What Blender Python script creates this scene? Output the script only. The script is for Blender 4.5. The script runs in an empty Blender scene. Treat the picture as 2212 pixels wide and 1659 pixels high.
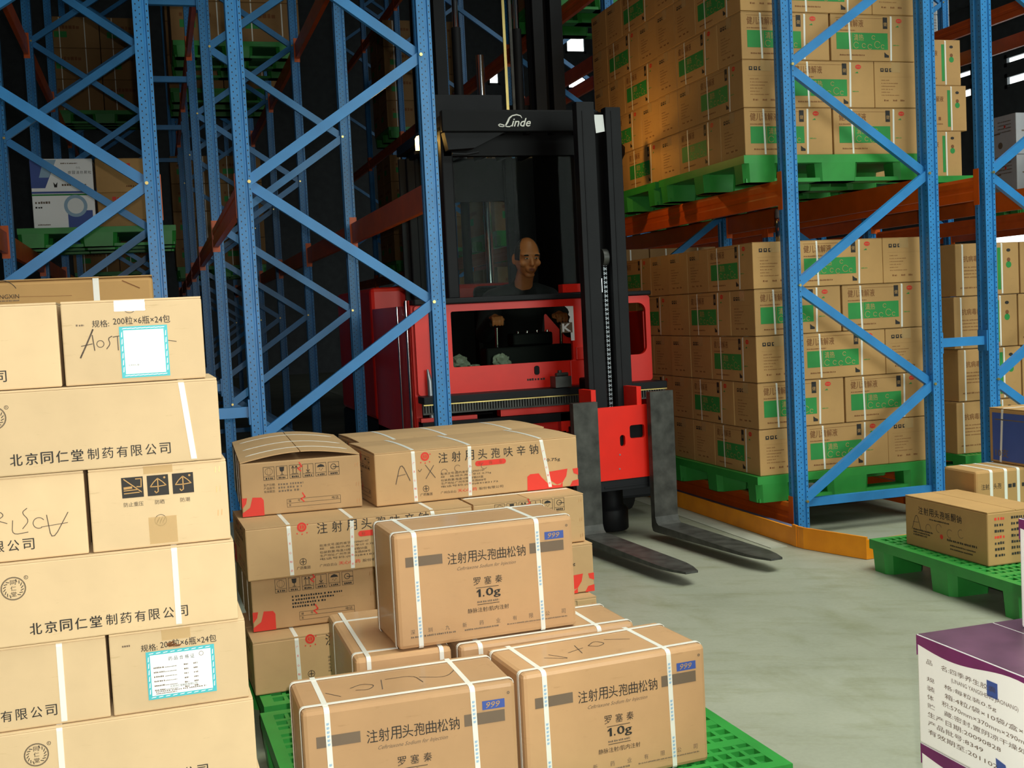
import bpy, bmesh, math, random
from mathutils import Vector, Matrix, noise
random.seed(11)
SC = bpy.context.scene
COL = SC.collection
PI = math.pi

# ------------------------------------------------------------------ camera
cd = bpy.data.cameras.new('camera')
cd.sensor_fit = 'HORIZONTAL'; cd.sensor_width = 36.0
cd.lens = 2508.8 / 2212 * 36.0
cd.clip_start = 0.05; cd.clip_end = 120
cam = bpy.data.objects.new('camera', cd); COL.objects.link(cam)
YAW, PITCH, ROLL, CZ = 0.293211, -0.060684, -0.049835, 1.3242
_f = Vector((math.sin(YAW), math.cos(YAW), 0)); _r = Vector((math.cos(YAW), -math.sin(YAW), 0)); _u = Vector((0, 0, 1))
F = _f*math.cos(PITCH) + _u*math.sin(PITCH); U0 = _u*math.cos(PITCH) - _f*math.sin(PITCH)
R = _r*math.cos(ROLL) + U0*math.sin(ROLL); U = U0*math.cos(ROLL) - _r*math.sin(ROLL)
M = Matrix((R, U, -F)).transposed().to_4x4(); M.translation = Vector((0, 0, CZ))
cam.matrix_world = M
SC.camera = cam

# ------------------------------------------------------------------ view, world, lights
SC.view_settings.view_transform = 'Standard'; SC.view_settings.look = 'None'
SC.view_settings.exposure = 0.0; SC.view_settings.gamma = 1.0; SC.view_settings.use_curve_mapping = False
W = bpy.data.worlds.new('world'); SC.world = W; W.use_nodes = True
W.node_tree.nodes['Background'].inputs[0].default_value = (0.75, 0.85, 1.0, 1)
W.node_tree.nodes['Background'].inputs[1].default_value = 0.008

def light(name, kind, loc, power, color=(1, 1, 1), target=None, **kw):
    d = bpy.data.lights.new(name, kind); d.energy = power; d.color = color
    for k, v in kw.items(): setattr(d, k, v)
    o = bpy.data.objects.new(name, d); COL.objects.link(o); o.location = loc
    if target is not None:
        o.rotation_euler = (Vector(target) - Vector(loc)).to_track_quat('-Z', 'Y').to_euler()
    return o

# the camera's own flash, just above and beside the lens
light('camera_flash', 'POINT', Vector((0, 0, CZ)) + R*0.035 + U*0.06, 225, (1.0, 0.95, 0.87), shadow_soft_size=0.012)
# daylight that falls through the open loading doors and the roof lights behind the camera
light('loading_door_daylight', 'AREA', (5.5, -5.6, 3.4), 150, (0.90, 1.0, 0.93), (4.0, 3.5, 0.3), shape='RECTANGLE', size=5.0, size_y=4.0, spread=math.radians(100))
light('roof_daylight', 'AREA', (4.2, 1.2, 8.6), 330, (0.94, 1.0, 0.90), (3.6, 2.0, 0), shape='RECTANGLE', size=8.0, size_y=5.0, spread=math.radians(85))

light('next_aisle_fill', 'AREA', (9.6, 3.0, 8.6), 150, (0.92, 1.0, 0.95), (7.6, 9.0, 2.5), shape='RECTANGLE', size=4.0, size_y=4.0, spread=math.radians(80))  # unseen fill lamp, added to brighten the grey cartons in the next aisle
# ------------------------------------------------------------------ mesh builder
class MB:
    def __init__(s): s.v = []; s.f = []; s.m = []; s.s = []
    def add(s, vs, fs, mi=0, smooth=False):
        b = len(s.v); s.v.extend(tuple(p) for p in vs)
        for q in fs: s.f.append(tuple(b+i for i in q)); s.m.append(mi); s.s.append(smooth)
    def box(s, x0, y0, z0, x1, y1, z1, mi=0):
        s.add([(x0,y0,z0),(x1,y0,z0),(x1,y1,z0),(x0,y1,z0),(x0,y0,z1),(x1,y0,z1),(x1,y1,z1),(x0,y1,z1)],
              [(0,3,2,1),(4,5,6,7),(0,1,5,4),(1,2,6,5),(2,3,7,6),(3,0,4,7)], mi)
    def bar(s, a, b, w, t, mi=0, up=(0, 0, 1)):
        """rectangular bar from a to b; w across (perpendicular to up), t along up-ish"""
        a = Vector(a); b = Vector(b); d = (b-a).normalized(); u = Vector(up)
        if abs(d.dot(u)) > 0.98: u = Vector((0, 1, 0))
        x = d.cross(u).normalized(); y = x.cross(d).normalized()
        c = []
        for p in (a, b):
            for i, j in ((-1,-1),(1,-1),(1,1),(-1,1)): c.append(p + x*(i*w/2) + y*(j*t/2))
        s.add(c, [(3,2,1,0),(4,5,6,7),(0,1,5,4),(1,2,6,5),(2,3,7,6),(3,0,4,7)], mi)
    def tube(s, pts, r, n=10, mi=0, cap=True, smooth=True):
        pts = [Vector(p) for p in pts]; rr = r if isinstance(r, (list, tuple)) else [r]*len(pts)
        rings = []; prev = None
        for i, p in enumerate(pts):
            d = (pts[min(i+1, len(pts)-1)] - pts[max(i-1, 0)]).normalized()
            if prev is None:
                h = Vector((0, 0, 1)) if abs(d.z) < 0.9 else Vector((1, 0, 0)); x = d.cross(h).normalized()
            else: x = (prev - d*prev.dot(d)).normalized()
            prev = x; y = d.cross(x)
            rings.append([p + (x*math.cos(2*PI*k/n) + y*math.sin(2*PI*k/n))*rr[i] for k in range(n)])
        vs = [q for g in rings for q in g]; fs = []
        for i in range(len(rings)-1):
            for k in range(n): fs.append((i*n+k, i*n+(k+1) % n, (i+1)*n+(k+1) % n, (i+1)*n+k))
        s.add(vs, fs, mi, smooth)
        if cap:
            s.add(rings[0], [tuple(range(n))[::-1]], mi); s.add(rings[-1], [tuple(range(n))], mi)
    def prism(s, outline, z0, z1, mi=0, axis='z', cap=True, smooth=False):
        """closed ccw 2-D outline extruded along an axis; axis z: (x,y); y: (x,z); x: (y,z)"""
        n = len(outline)
        def P(p, h):
            return {'z': (p[0], p[1], h), 'y': (p[0], h, p[1]), 'x': (h, p[0], p[1])}[axis]
        vs = [P(p, z0) for p in outline] + [P(p, z1) for p in outline]
        fl = axis == 'y'
        fs = [((i, i+n, (i+1) % n+n, (i+1) % n) if fl else (i, (i+1) % n, (i+1) % n+n, i+n)) for i in range(n)]
        s.add(vs, fs, mi, smooth)
        if cap:
            a = tuple(range(n)); b = tuple(range(n, 2*n))
            s.add(vs, [a if fl else a[::-1], b[::-1] if fl else b], mi)
    def mesh(s, name, mats):
        me = bpy.data.meshes.new(name); me.from_pydata(s.v, [], s.f)
        for m in (mats if isinstance(mats, (list, tuple)) else [mats]): me.materials.append(m)
        me.polygons.foreach_set('material_index', s.m); me.polygons.foreach_set('use_smooth', s.s); me.update()
        return me
    def build(s, name, mats, parent=None, bevel=0, seg=2, loc=None):
        me = s.mesh(name, mats)
        if bevel:
            bm = bmesh.new(); bm.from_mesh(me)
            bmesh.ops.remove_doubles(bm, verts=bm.verts, dist=1e-6)
            es = [e for e in bm.edges if len(e.link_faces) == 2 and e.calc_face_angle(0) > 0.6]
            bmesh.ops.bevel(bm, geom=es, offset=bevel, segments=seg, profile=0.5, affect='EDGES', clamp_overlap=True)
            bm.to_mesh(me); bm.free()
        return obj(name, me, parent, loc)

def obj(name, me, parent=None, loc=None):
    o = bpy.data.objects.new(name, me); COL.objects.link(o)
    if parent is not None: o.parent = parent
    if loc is not None: o.location = loc
    return o
def tag(o, label, cat, group=None):
    o['label'] = label; o['category'] = cat; o['kind'] = 'thing'
    if group: o['group'] = group
    return o
def thing(name, label, cat, loc=(0, 0, 0), rotz=0, group=None):
    o = bpy.data.objects.new(name, None); COL.objects.link(o)
    o.empty_display_size = 0.1; o.location = loc; o.rotation_euler = (0, 0, rotz)
    return tag(o, label, cat, group)
def struct(o): o['kind'] = 'structure'; return o
def kids(o): return [c for c in COL.objects if c.parent is o]
KIDS = {}
def dup(root, loc, rotz, label, group=None):
    key = root.name
    if key not in KIDS:
        KIDS[key] = [(c, list(c.children)) for c in root.children]
    r = root.copy(); COL.objects.link(r); r.location = loc; r.rotation_euler = (0, 0, rotz); r['label'] = label
    if group: r['group'] = group
    for c, gs in KIDS[key]:
        k = c.copy(); COL.objects.link(k); k.parent = r
        for g in gs:
            q = g.copy(); COL.objects.link(q); q.parent = k
    return r

# ------------------------------------------------------------------ materials
def srgb(r, g, b):
    t = lambda c: (c/255/12.92) if c/255 <= 0.04045 else ((c/255+0.055)/1.055)**2.4
    return (t(r), t(g), t(b), 1)
class NT:
    def __init__(s, name):
        s.m = bpy.data.materials.new(name); s.m.use_nodes = True; s.t = s.m.node_tree
        s.p = s.t.nodes['Principled BSDF']; s.x = 0
    def n(s, typ, **kw):
        q = s.t.nodes.new('ShaderNode'+typ); s.x -= 60; q.location = (s.x, 0)
        for k, v in kw.items(): setattr(q, k, v)
        return q
    def l(s, a, b): s.t.links.new(a, b)
    def math(s, op, a, b=None, c=None):
        q = s.n('Math', operation=op)
        for i, v in enumerate((a, b, c)):
            if v is None: continue
            if isinstance(v, (int, float)): q.inputs[i].default_value = v
            else: s.l(v, q.inputs[i])
        return q.outputs[0]
    def noise(s, scale, detail=3, rough=0.5, vec=None, stretch=None):
        q = s.n('TexNoise'); q.inputs['Scale'].default_value = scale; q.inputs['Detail'].default_value = detail; q.inputs['Roughness'].default_value = rough
        if vec is None: vec = s.n('TexCoord').outputs['Object']
        if stretch:
            mp = s.n('Mapping'); mp.inputs['Scale'].default_value = stretch; s.l(vec, mp.inputs[0]); vec = mp.outputs[0]
        s.l(vec, q.inputs['Vector']); return q.outputs['Fac']
    def ramp(s, fac, stops):
        q = s.n('ValToRGB'); e = q.color_ramp.elements
        while len(e) < len(stops): e.new(0.5)
        for i, (p, c) in enumerate(stops): e[i].position = p; e[i].color = c
        s.l(fac, q.inputs[0]); return q.outputs[0]
    def mix(s, fac, a, b, mode='MIX'):
        q = s.n('Mix', data_type='RGBA', blend_type=mode)
        for i, v in ((0, fac), (6, a), (7, b)):
            if isinstance(v, (int, float)): q.inputs[i].default_value = v
            elif isinstance(v, tuple): q.inputs[i].default_value = v
            else: s.l(v, q.inputs[i])
        return q.outputs[2]
    def bump(s, h, strength=0.2, dist=0.002):
        q = s.n('Bump'); q.inputs['Strength'].default_value = strength; q.inputs['Distance'].default_value = dist
        s.l(h, q.inputs['Height']); s.l(q.outputs[0], s.p.inputs['Normal'])
    def base(s, c):
        if isinstance(c, tuple): s.p.inputs['Base Color'].default_value = c
        else: s.l(c, s.p.inputs['Base Color'])
    def set(s, **kw):
        for k, v in kw.items(): s.p.inputs[k.replace('_', ' ')].default_value = v
        return s
def mul(c, k): return (min(c[0]*k, 1), min(c[1]*k, 1), min(c[2]*k, 1), 1)

def simple(name, c, rough=0.5, metal=0.0, vary=0.12, scale=6, **kw):
    t = NT(name); n = t.noise(scale, 4)
    t.base(t.ramp(n, [(0.3, mul(c, 1-vary)), (0.7, mul(c, 1+vary))])); t.set(Roughness=rough, Metallic=metal, **kw)
    return t.m
def cardboard(name, c, coat=0.0, rough=0.75, vary=0.10):
    t = NT(name)
    oi = t.n('ObjectInfo').outputs['Random']
    n = t.noise(5, 4, 0.6)
    col = t.ramp(n, [(0.25, mul(c, 1-vary)), (0.75, mul(c, 1+vary*0.6))])
    k = t.math('MULTIPLY_ADD', oi, 0.18, 0.91)
    cc = t.n('CombineColor'); [t.l(k, cc.inputs[i]) for i in range(3)]
    col = t.mix(1.0, col, cc.outputs[0], 'MULTIPLY')
    sc = t.noise(14, 5, 0.7, stretch=(1, 1, 6))
    st = t.ramp(sc, [(0.62, (1, 1, 1, 1)), (0.72, (0.86, 0.84, 0.80, 1))])
    col = t.mix(1.0, col, st, 'MULTIPLY')
    t.base(col); t.set(Roughness=rough, Coat_Weight=coat, Coat_Roughness=0.12)
    t.bump(t.noise(18, 3, stretch=(1, 1, 1)), 0.25 if coat else 0.12, 0.004)
    return t.m
def holed(name, c):
    """painted perforated upright: rows of punched holes every 50 mm, on all four outer faces"""
    t = NT(name); tc = t.n('TexCoord'); sx = t.n('SeparateXYZ'); t.l(tc.outputs['Object'], sx.inputs[0])
    X, Y, Z = sx.outputs
    g = t.n('NewGeometry'); vt = t.n('VectorTransform', vector_type='NORMAL', convert_from='WORLD', convert_to='OBJECT'); t.l(g.outputs['True Normal'], vt.inputs[0])
    ns = t.n('SeparateXYZ'); t.l(vt.outputs[0], ns.inputs[0])
    def holes(coord, cols):
        out = None
        for c0, ph, r in cols:
            dz = t.math('MULTIPLY', t.math('SUBTRACT', t.math('FRACT', t.math('ADD', t.math('DIVIDE', Z, 0.03), ph)), 0.5), 0.03)
            dx = t.math('SUBTRACT', coord, c0)
            d2 = t.math('ADD', t.math('MULTIPLY', dx, dx), t.math('MULTIPLY', t.math('MULTIPLY', dz, dz), 0.45))
            h = t.math('LESS_THAN', d2, r*r)
            out = h if out is None else t.math('MAXIMUM', out, h)
        return out
    hy = t.math('MULTIPLY', holes(X, [(-0.022, 0, 0.0027), (-0.005, 0.5, 0.0025), (0.027, 0, 0.0027)]), t.math('GREATER_THAN', t.math('ABSOLUTE', ns.outputs[1]), 0.8))
    hx = t.math('MULTIPLY', holes(Y, [(-0.026, 0, 0.0028), (0.026, 0.5, 0.0028)]), t.math('GREATER_THAN', t.math('ABSOLUTE', ns.outputs[0]), 0.8))
    n = t.noise(9, 4)
    col = t.ramp(n, [(0.3, mul(c, 0.88)), (0.7, mul(c, 1.1))])
    t.base(t.mix(t.math('MAXIMUM', hx, hy), col, (0.004, 0.006, 0.012, 1))); t.set(Roughness=0.38)
    return t.m
def emit(name, c, k):
    t = NT(name); t.base((0, 0, 0, 1)); t.set(Emission_Color=c, Emission_Strength=k); return t.m

BLUE = srgb(48, 130, 194)
M_HOLED = holed('blue_upright_paint', BLUE)
M_BLUE = simple('blue_paint', BLUE, 0.36)
M_ORANGE = simple('orange_paint', srgb(218, 92, 16), 0.4)
M_YELLOW = simple('guard_paint', srgb(250, 150, 12), 0.5, vary=0.15)
M_STRIPBLUE = simple('guide_strip', srgb(105, 115, 150), 0.5)
M_ZINC = simple('zinc_bolt', srgb(215, 190, 120), 0.3, 0.9)
M_STEEL = simple('galvanised_steel', srgb(150, 155, 160), 0.4, 0.7)
M_CHROME = simple('chrome', srgb(220, 222, 225), 0.12, 1.0, vary=0.03)
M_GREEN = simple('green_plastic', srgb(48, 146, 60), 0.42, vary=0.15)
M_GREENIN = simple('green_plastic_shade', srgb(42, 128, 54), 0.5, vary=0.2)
M_RED = simple('truck_red', srgb(234, 30, 8), 0.4, vary=0.06)
M_DARK = simple('truck_charcoal', srgb(27, 28, 31), 0.55, vary=0.15, Specular_IOR_Level=0.2)
M_DARKG = simple('truck_black', srgb(14, 14, 16), 0.5, vary=0.15, Specular_IOR_Level=0.15)
M_FORK = simple('fork_steel', srgb(66, 66, 62), 0.45, 0.2, vary=0.45, scale=16)
M_RUBBER = simple('rubber', srgb(20, 20, 20), 0.7)
M_INK = simple('black_ink', srgb(38, 34, 30), 0.7, vary=0.2)
M_GREY_INK = simple('grey_ink', srgb(112, 94, 76), 0.7, vary=0.1)
M_REDINK = simple('red_ink', srgb(222, 52, 36), 0.6, vary=0.1)
M_BLUEINK = simple('blue_ink', srgb(60, 84, 158), 0.6, vary=0.1)
M_PALEBLUE = simple('pale_blue_ink', srgb(150, 182, 208), 0.6, vary=0.05)
M_GREENINK = simple('green_ink', srgb(40, 138, 62), 0.65, vary=0.12)
M_PENCIL = simple('marker_line', srgb(92, 78, 66), 0.8)
M_BRICKINK = simple('brown_ink', srgb(125, 78, 40), 0.8)
M_STRAP = simple('white_strap', srgb(232, 230, 220), 0.38, vary=0.05)
M_PAPER = simple('white_paper', srgb(244, 246, 246), 0.7, vary=0.02)
M_TEAL = simple('teal_border', srgb(72, 186, 196), 0.6, vary=0.05)
M_STAPLE = simple('copper_staple', srgb(225, 170, 120), 0.3, 0.9)
M_WHITEBOX = simple('white_carton', srgb(252, 252, 252), 0.45, vary=0.03)
M_PURPLE = simple('purple_print', srgb(112, 28, 98), 0.4, vary=0.12, scale=20)
M_PURPLETOP = simple('purple_carton_top', srgb(100, 66, 86), 0.35, vary=0.25, scale=10)
M_TAPE = NT('packing_tape'); M_TAPE.base(srgb(216, 182, 128)); M_TAPE.set(Roughness=0.12, Alpha=0.55); M_TAPE = M_TAPE.m
M_CARD_PALE = cardboard('pale_cardboard', srgb(216, 188, 146))
M_CARD_TAN = cardboard('wrapped_cardboard', srgb(190, 148, 104), coat=0.3)
M_CARD_GZ = cardboard('tan_cardboard', srgb(194, 156, 110))
M_CARD_BROWN = cardboard('brown_cardboard', srgb(186, 144, 88))
M_CARD_DARK = cardboard('dull_cardboard', srgb(150, 112, 66))
M_CARD_EDGE = cardboard('cardboard_edge', srgb(170, 130, 84))
M_SKIN = simple('skin', srgb(204, 124, 74), 0.5, vary=0.08, scale=20)
M_HAIR = simple('black_hair', srgb(16, 13, 12), 0.5)
M_CLOTH = simple('black_jacket', srgb(14, 14, 18), 0.85)
M_TROUSER = simple('dark_trousers', srgb(18, 19, 24), 0.9)
M_LIP = simple('lip', srgb(150, 78, 62), 0.5)
M_EYE = simple('eye_white', srgb(205, 195, 185), 0.3)
def glass(name, tint=(0.9, 0.95, 0.93, 1), gl=0.08):
    t = NT(name); tr = t.n('BsdfTransparent'); tr.inputs[0].default_value = tint
    gs = t.n('BsdfGlossy'); gs.inputs['Roughness'].default_value = 0.04
    fr = t.n('LayerWeight'); fr.inputs[0].default_value = 0.25
    mx = t.n('MixShader'); t.l(t.math('MULTIPLY_ADD', fr.outputs['Fresnel'], 0.02, gl*0.01), mx.inputs[0]); t.l(tr.outputs[0], mx.inputs[1]); t.l(gs.outputs[0], mx.inputs[2])
    t.l(mx.outputs[0], t.t.nodes['Material Output'].inputs['Surface']); return t.m
M_GLASS = glass('window_glass')
M_HAZY = glass('scuffed_acrylic', (0.78, 0.82, 0.78, 1), 0.15)
M_AMBER = emit('lit_amber_lamp', (1.0, 0.62, 0.16, 1), 14)
M_DAY = emit('daylight_pane', (0.92, 1.0, 0.97, 1), 3.2)
# worn painted concrete with tyre scuffs that run in all directions
t = NT('painted_concrete'); tc = t.n('TexCoord').outputs['Object']
a = t.noise(0.9, 6, 0.62, vec=tc); b = t.noise(4.5, 5, 0.65, vec=tc, stretch=(1.0, 0.35, 1)); c = t.noise(60, 3, 0.6, vec=tc)
col = t.ramp(a, [(0.3, srgb(143, 145, 126)), (0.7, srgb(166, 167, 149))])
rot = t.n('Mapping'); rot.inputs['Rotation'].default_value = (0, 0, 0.5); t.l(tc, rot.inputs[0])
sc = t.noise(4.2, 7, 0.75, vec=rot.outputs[0], stretch=(0.55, 1.9, 1))
col = t.mix(1.0, col, t.ramp(sc, [(0.50, (1, 1, 1, 1)), (0.66, (0.83, 0.83, 0.74, 1))]), 'MULTIPLY')
col = t.mix(1.0, col, t.ramp(b, [(0.54, (1, 1, 1, 1)), (0.70, (0.85, 0.85, 0.76, 1))]), 'MULTIPLY')
col = t.mix(1.0, col, t.ramp(c, [(0.35, (0.93, 0.93, 0.93, 1)), (0.65, (1, 1, 1, 1))]), 'MULTIPLY')
t.base(col); t.set(Roughness=0.48); M_FLOOR = t.m
M_WALL = simple('corrugated_wall', srgb(92, 96, 100), 0.7)
M_CEIL = simple('roof_sheet', srgb(60, 62, 66), 0.8)
M_LINE = simple('pale_floor_line', srgb(172, 173, 157), 0.6)
ORD = ['first', 'second', 'third', 'fourth', 'fifth', 'sixth', 'seventh', 'eighth', 'ninth', 'tenth']
# ================================================================== building shell
X0, X1, Y0, Y1, ZC = -9.0, 14.0, -6.0, 31.0, 10.0
mb = MB(); mb.box(X0, Y0, -0.1, X1, Y1, 0.0); struct(mb.build('floor', M_FLOOR))
mb = MB(); mb.box(X0, Y0, ZC, X1, Y1, ZC+0.1)
struct(mb.build('ceiling', M_CEIL))
mb = MB(); mb.box(X0-0.2, Y0, 0, X0, Y1, ZC); struct(mb.build('wall_left', M_WALL))
def wall_with_windows(name, axis, at, lo, hi, wins, m):
    """wall slab with rectangular openings; wins: (a0, a1, z0, z1)"""
    mb = MB(); cuts = sorted({lo, hi, *[w[0] for w in wins], *[w[1] for w in wins]}); zs = sorted({0, ZC, *[w[2] for w in wins], *[w[3] for w in wins]})
    for a0, a1 in zip(cuts, cuts[1:]):
        for z0, z1 in zip(zs, zs[1:]):
            ca, cz = (a0+a1)/2, (z0+z1)/2
            if any(w[0] < ca < w[1] and w[2] < cz < w[3] for w in wins): continue
            if axis == 'x': mb.box(at, a0, z0, at+0.2, a1, z1)
            else: mb.box(a0, at, z0, a1, at+0.2, z1)
    return struct(mb.build(name, m))
wr = []
for i in range(5):
    y = 9.0 + i*4.2
    wr.append((y, y+3.4, 4.70, 4.94))
for i in range(5): wr.append((9.0+i*4.2, 12.4+i*4.2, 5.06, 5.26))
wr.append((16.0, 17.2, 1.6, 4.0))
wall_with_windows('wall_right', 'x', X1, Y0, Y1, wr, M_WALL)
wb = [(9.10, 9.45, 7.60, 8.00), (11.4, 12.02, 7.5, 8.0), (11.4, 12.02, 8.5, 9.3), (11.4, 12.02, 5.8, 6.6)]
wall_with_windows('wall_back', 'y', Y1, X0, X1, wb, M_WALL)
# rear wall behind the camera: two tall open loading doors let the daylight in
wall_with_windows('wall_front', 'y', Y0-0.2, X0, X1, [(-1.5, 7.5, 0, 5.6)], M_WALL)
k = 0
for axis, at, wins in (('x', X1, wr), ('y', Y1, wb)):
    for a0, a1, z0, z1 in wins:
        k += 1; mb = MB(); e = 0.06
        def bx(mb, a0, z0, a1, z1, d0, d1):
            if axis == 'x': mb.box(at+d0, a0, z0, at+d1, a1, z1)
            else: mb.box(a0, at+d0, z0, a1, at+d1, z1)
        for q in ((a0, z0, a1, z0+e), (a0, z1-e, a1, z1), (a0, z0, a0+e, z1), (a1-e, z0, a1, z1)): bx(mb, *q, -0.01, 0.12)
        for j in range(1, max(1, round((a1-a0)/1.1))):
            c = a0+(a1-a0)*j/round((a1-a0)/1.1); bx(mb, c-0.025, z0, c+0.025, z1, 0.0, 0.1)
        w = struct(mb.build('window_%d' % k, M_WALL))
        mb = MB(); bx(mb, a0+e, z0+e, a1-e, z1-e, 0.05, 0.06); p = mb.build('window_pane', M_DAY, w)
mb = MB()
for y in (8.0, 14.0, 20.0, 26.0): mb.box(X0, y-0.08, ZC-0.5, X1, y+0.08, ZC)
mb.box(X1-0.25, Y0, 7.0, X1-0.05, Y1, 7.3); mb.box(X1-0.2, Y0, 6.3, X1-0.05, Y1, 6.5)
struct(mb.build('trim_1', M_STEEL))
mb = MB(); mb.box(3.06, 5.50, 0.0, 3.16, 24, 0.0035); struct(mb.build('trim_2', M_LINE))

# ================================================================== pallet racks
UW, UD, FH = 0.07, 0.09, 7.6
def upright_mesh():
    mb = MB(); w, d = UW/2, UD/2
    # roll-formed section with a shallow groove down the front and back faces
    o = [(-w, -d), (0.006, -d), (0.009, -d+0.008), (0.017, -d+0.008), (0.020, -d), (w, -d), (w, d), (0.020, d), (0.017, d-0.008), (0.009, d-0.008), (0.006, d), (-w, d),
         (-w, 0.018), (-w+0.010, 0.014), (-w+0.010, -0.014), (-w, -0.018)]
    mb.prism(o, 0.006, FH); return mb.mesh('upright', M_HOLED)
UPM = upright_mesh()
def brace_mesh(dx, dz, mirror):
    mb = MB(); a = Vector((UW/2-0.02, 0, 0)); b = Vector((dx-UW/2+0.02, 0, dz))
    d = (b-a).normalized(); n = Vector((-d.z, 0, d.x)); h = 0.0235
    for y0, y1, o0, o1 in ((-0.016, -0.0135, -h, h), (-0.0135, 0.014, h-0.0025, h), (-0.0135, 0.014, -h, -h+0.0025)):
        c = []
        for p in (a, b):
            for o, y in ((o0, y0), (o1, y0), (o1, y1), (o0, y1)): c.append(p + n*o + Vector((0, y, 0)))
        mb.add(c, [(3,2,1,0),(4,5,6,7),(0,1,5,4),(1,2,6,5),(2,3,7,6),(3,0,4,7)])
    return mb.mesh('brace', M_BLUE)
_b = MB(); _b.tube([(0, -UD/2-0.008, 0), (0, UD/2+0.008, 0)], 0.0085, 6, 0, True, False); BOLT = _b.mesh('bolt', M_ZINC)
def rack_frame(label, xl, xr, y, low_left, group):
    """upright frame: two perforated uprights, zig-zag bracing, foot plates, bolts"""
    t = thing('rack_stanchion', label, 'rack frame', ((xl+xr)/2, y, 0), 0, group); W2 = (xr-xl)/2
    for sgn in (-1, 1):
        u = obj('upright', UPM, t, (sgn*W2, 0, 0))
        if sgn > 0: u.rotation_euler = (0, 0, 0)
        mb = MB(); mb.box(-0.06, -0.06, 0, 0.06, 0.06, 0.006); mb.build('foot_plate', M_BLUE, t, loc=(sgn*W2, 0, 0))
    lo = -1 if low_left else 1; z = 0.2; s = lo
    hb = obj('brace', brace_mesh(2*W2, 0, 0), t, (-W2, 0.012, 0.185))
    up = {1: brace_mesh(2*W2, 0.6, 0), -1: brace_mesh(2*W2, -0.6, 0)}
    while z < FH-0.7:
        zl, zr = (z, z+0.6) if s < 0 else (z+0.6, z)
        obj('brace', up[1 if zr > zl else -1], t, (-W2, -0.012 if s < 0 else 0.006, zl)); z += 0.6; s = -s
    z = 0.2; s = lo
    while z < 4.5:
        obj('bolt', BOLT, t, (s*W2 - s*0.024, 0, z)); z += 0.6; s = -s
    return t
def beam(label, x, y0, y1, z1, h, side, group):
    """shelf beam along y, its top at z1, hooked by a plate at each end onto the uprights' faces; side -1/+1: the face it hangs on"""
    L = y1-y0-UD-0.008; t = thing('rack_beam', label, 'beam', (x, (y0+y1)/2, z1-h), 0, group)
    mb = MB(); s = side
    o = [(-0.017, 0), (0.017, 0), (0.017, h*0.36), (0.013, h*0.42), (0.013, h*0.58), (0.017, h*0.64), (0.017, h-0.02), (0.008, h), (-0.017, h)]
    mb.prism([(p[0]*s, p[1]) for p in (o if s > 0 else o[::-1])], -L/2, L/2, 0, 'y'); mb.build('beam_profile', M_ORANGE, t)
    for e in (-1, 1):
        mb = MB(); lo = -0.03 if h > 0.132 else -0.02
        a, b = sorted((s*0.0185, s*0.0215)); c, d = sorted((e*(L/2+0.0005), e*(L/2+0.004+UD/2-0.003))); mb.box(a, c, lo, b, d, h+0.045)
        a, b = sorted((-s*0.028, s*0.0175)); c, d = sorted((e*(L/2+0.0005), e*(L/2+0.0032))); mb.box(a, c, lo, b, d, h+0.045)
        mb.build('hook_plate', M_ORANGE, t)
    return t
ROWS = {}
def rack_row(key, words, xl, xr, y, low_left, n, levels_l, levels_r, bays=None, pitch=2.5):
    proto = None
    for i in range(n):
        lab = '%s blue rack frame counted from the aisle mouth, row %s' % (ORD[i], words)
        if proto is None: proto = rack_frame(lab, xl, xr, y, low_left, 'blue rack frames')
        else: dup(proto, ((xl+xr)/2, y+pitch*i, 0), 0, lab, 'blue rack frames')
    for side, x, levels in ((-1, xl-0.0180, levels_l), (1, xr+0.0180, levels_r)):
        face = {('LL', 1): 'back face', ('LL', -1): 'far aisle face', ('LR', -1): 'back face', ('LR', 1): 'truck aisle face', ('AB', -1): 'truck aisle face', ('AB', 1): 'back face', ('CD', -1): 'back face', ('CD', 1): 'outer face', ('EF', -1): 'aisle face', ('EF', 1): 'back face'}[(key, side)]
        pb = {}
        for lv, (z1, h) in enumerate(levels):
            tier = {0.18: 'floor', 2.0: 'first', 1.985: 'first', 3.82: 'second', 5.64: 'third'}[z1]
            for i in range(bays or n-1):
                lab = 'orange beam, %s tier, %s of row %s, %s bay' % (tier, face, words, ORD[i])
                if h not in pb: pb[h] = beam(lab, x, y+pitch*i, y+pitch*(i+1), z1, h, side, 'orange rack beams')
                else: dup(pb[h], (x, y+pitch*(i+0.5), z1-h), 0, lab, 'orange rack beams')
LV = [(2.0, 0.135), (3.82, 0.135), (5.64, 0.135)]
rack_row('LL', 'behind the pale cartons', -0.88, 0.02, 5.638, True, 6, LV[:2], LV[:2])
rack_row('LR', 'beside the truck cab', 0.43, 1.333, 5.638, False, 7, LV[:2], LV)
rack_row('AB', 'holding the syrup cartons', 3.365, 4.268, 5.709, True, 7, [(0.18, 0.13), (1.985, 0.135), (3.82, 0.135), (5.64, 0.135)], [(0.18, 0.13), (1.985, 0.135), (3.82, 0.135)])
rack_row('CD', 'beyond the syrup cartons', 4.655, 5.56, 5.709, False, 4, [(0.18, 0.13), (1.985, 0.135), (3.82, 0.135)], [(0.18, 0.13), (1.985, 0.135), (3.82, 0.135)])
rack_row('EF', 'of the grey printed cartons', 7.35, 8.25, 5.709, True, 4, [(1.985, 0.135), (3.82, 0.135)], [(1.985, 0.135), (3.82, 0.135)])
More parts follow.
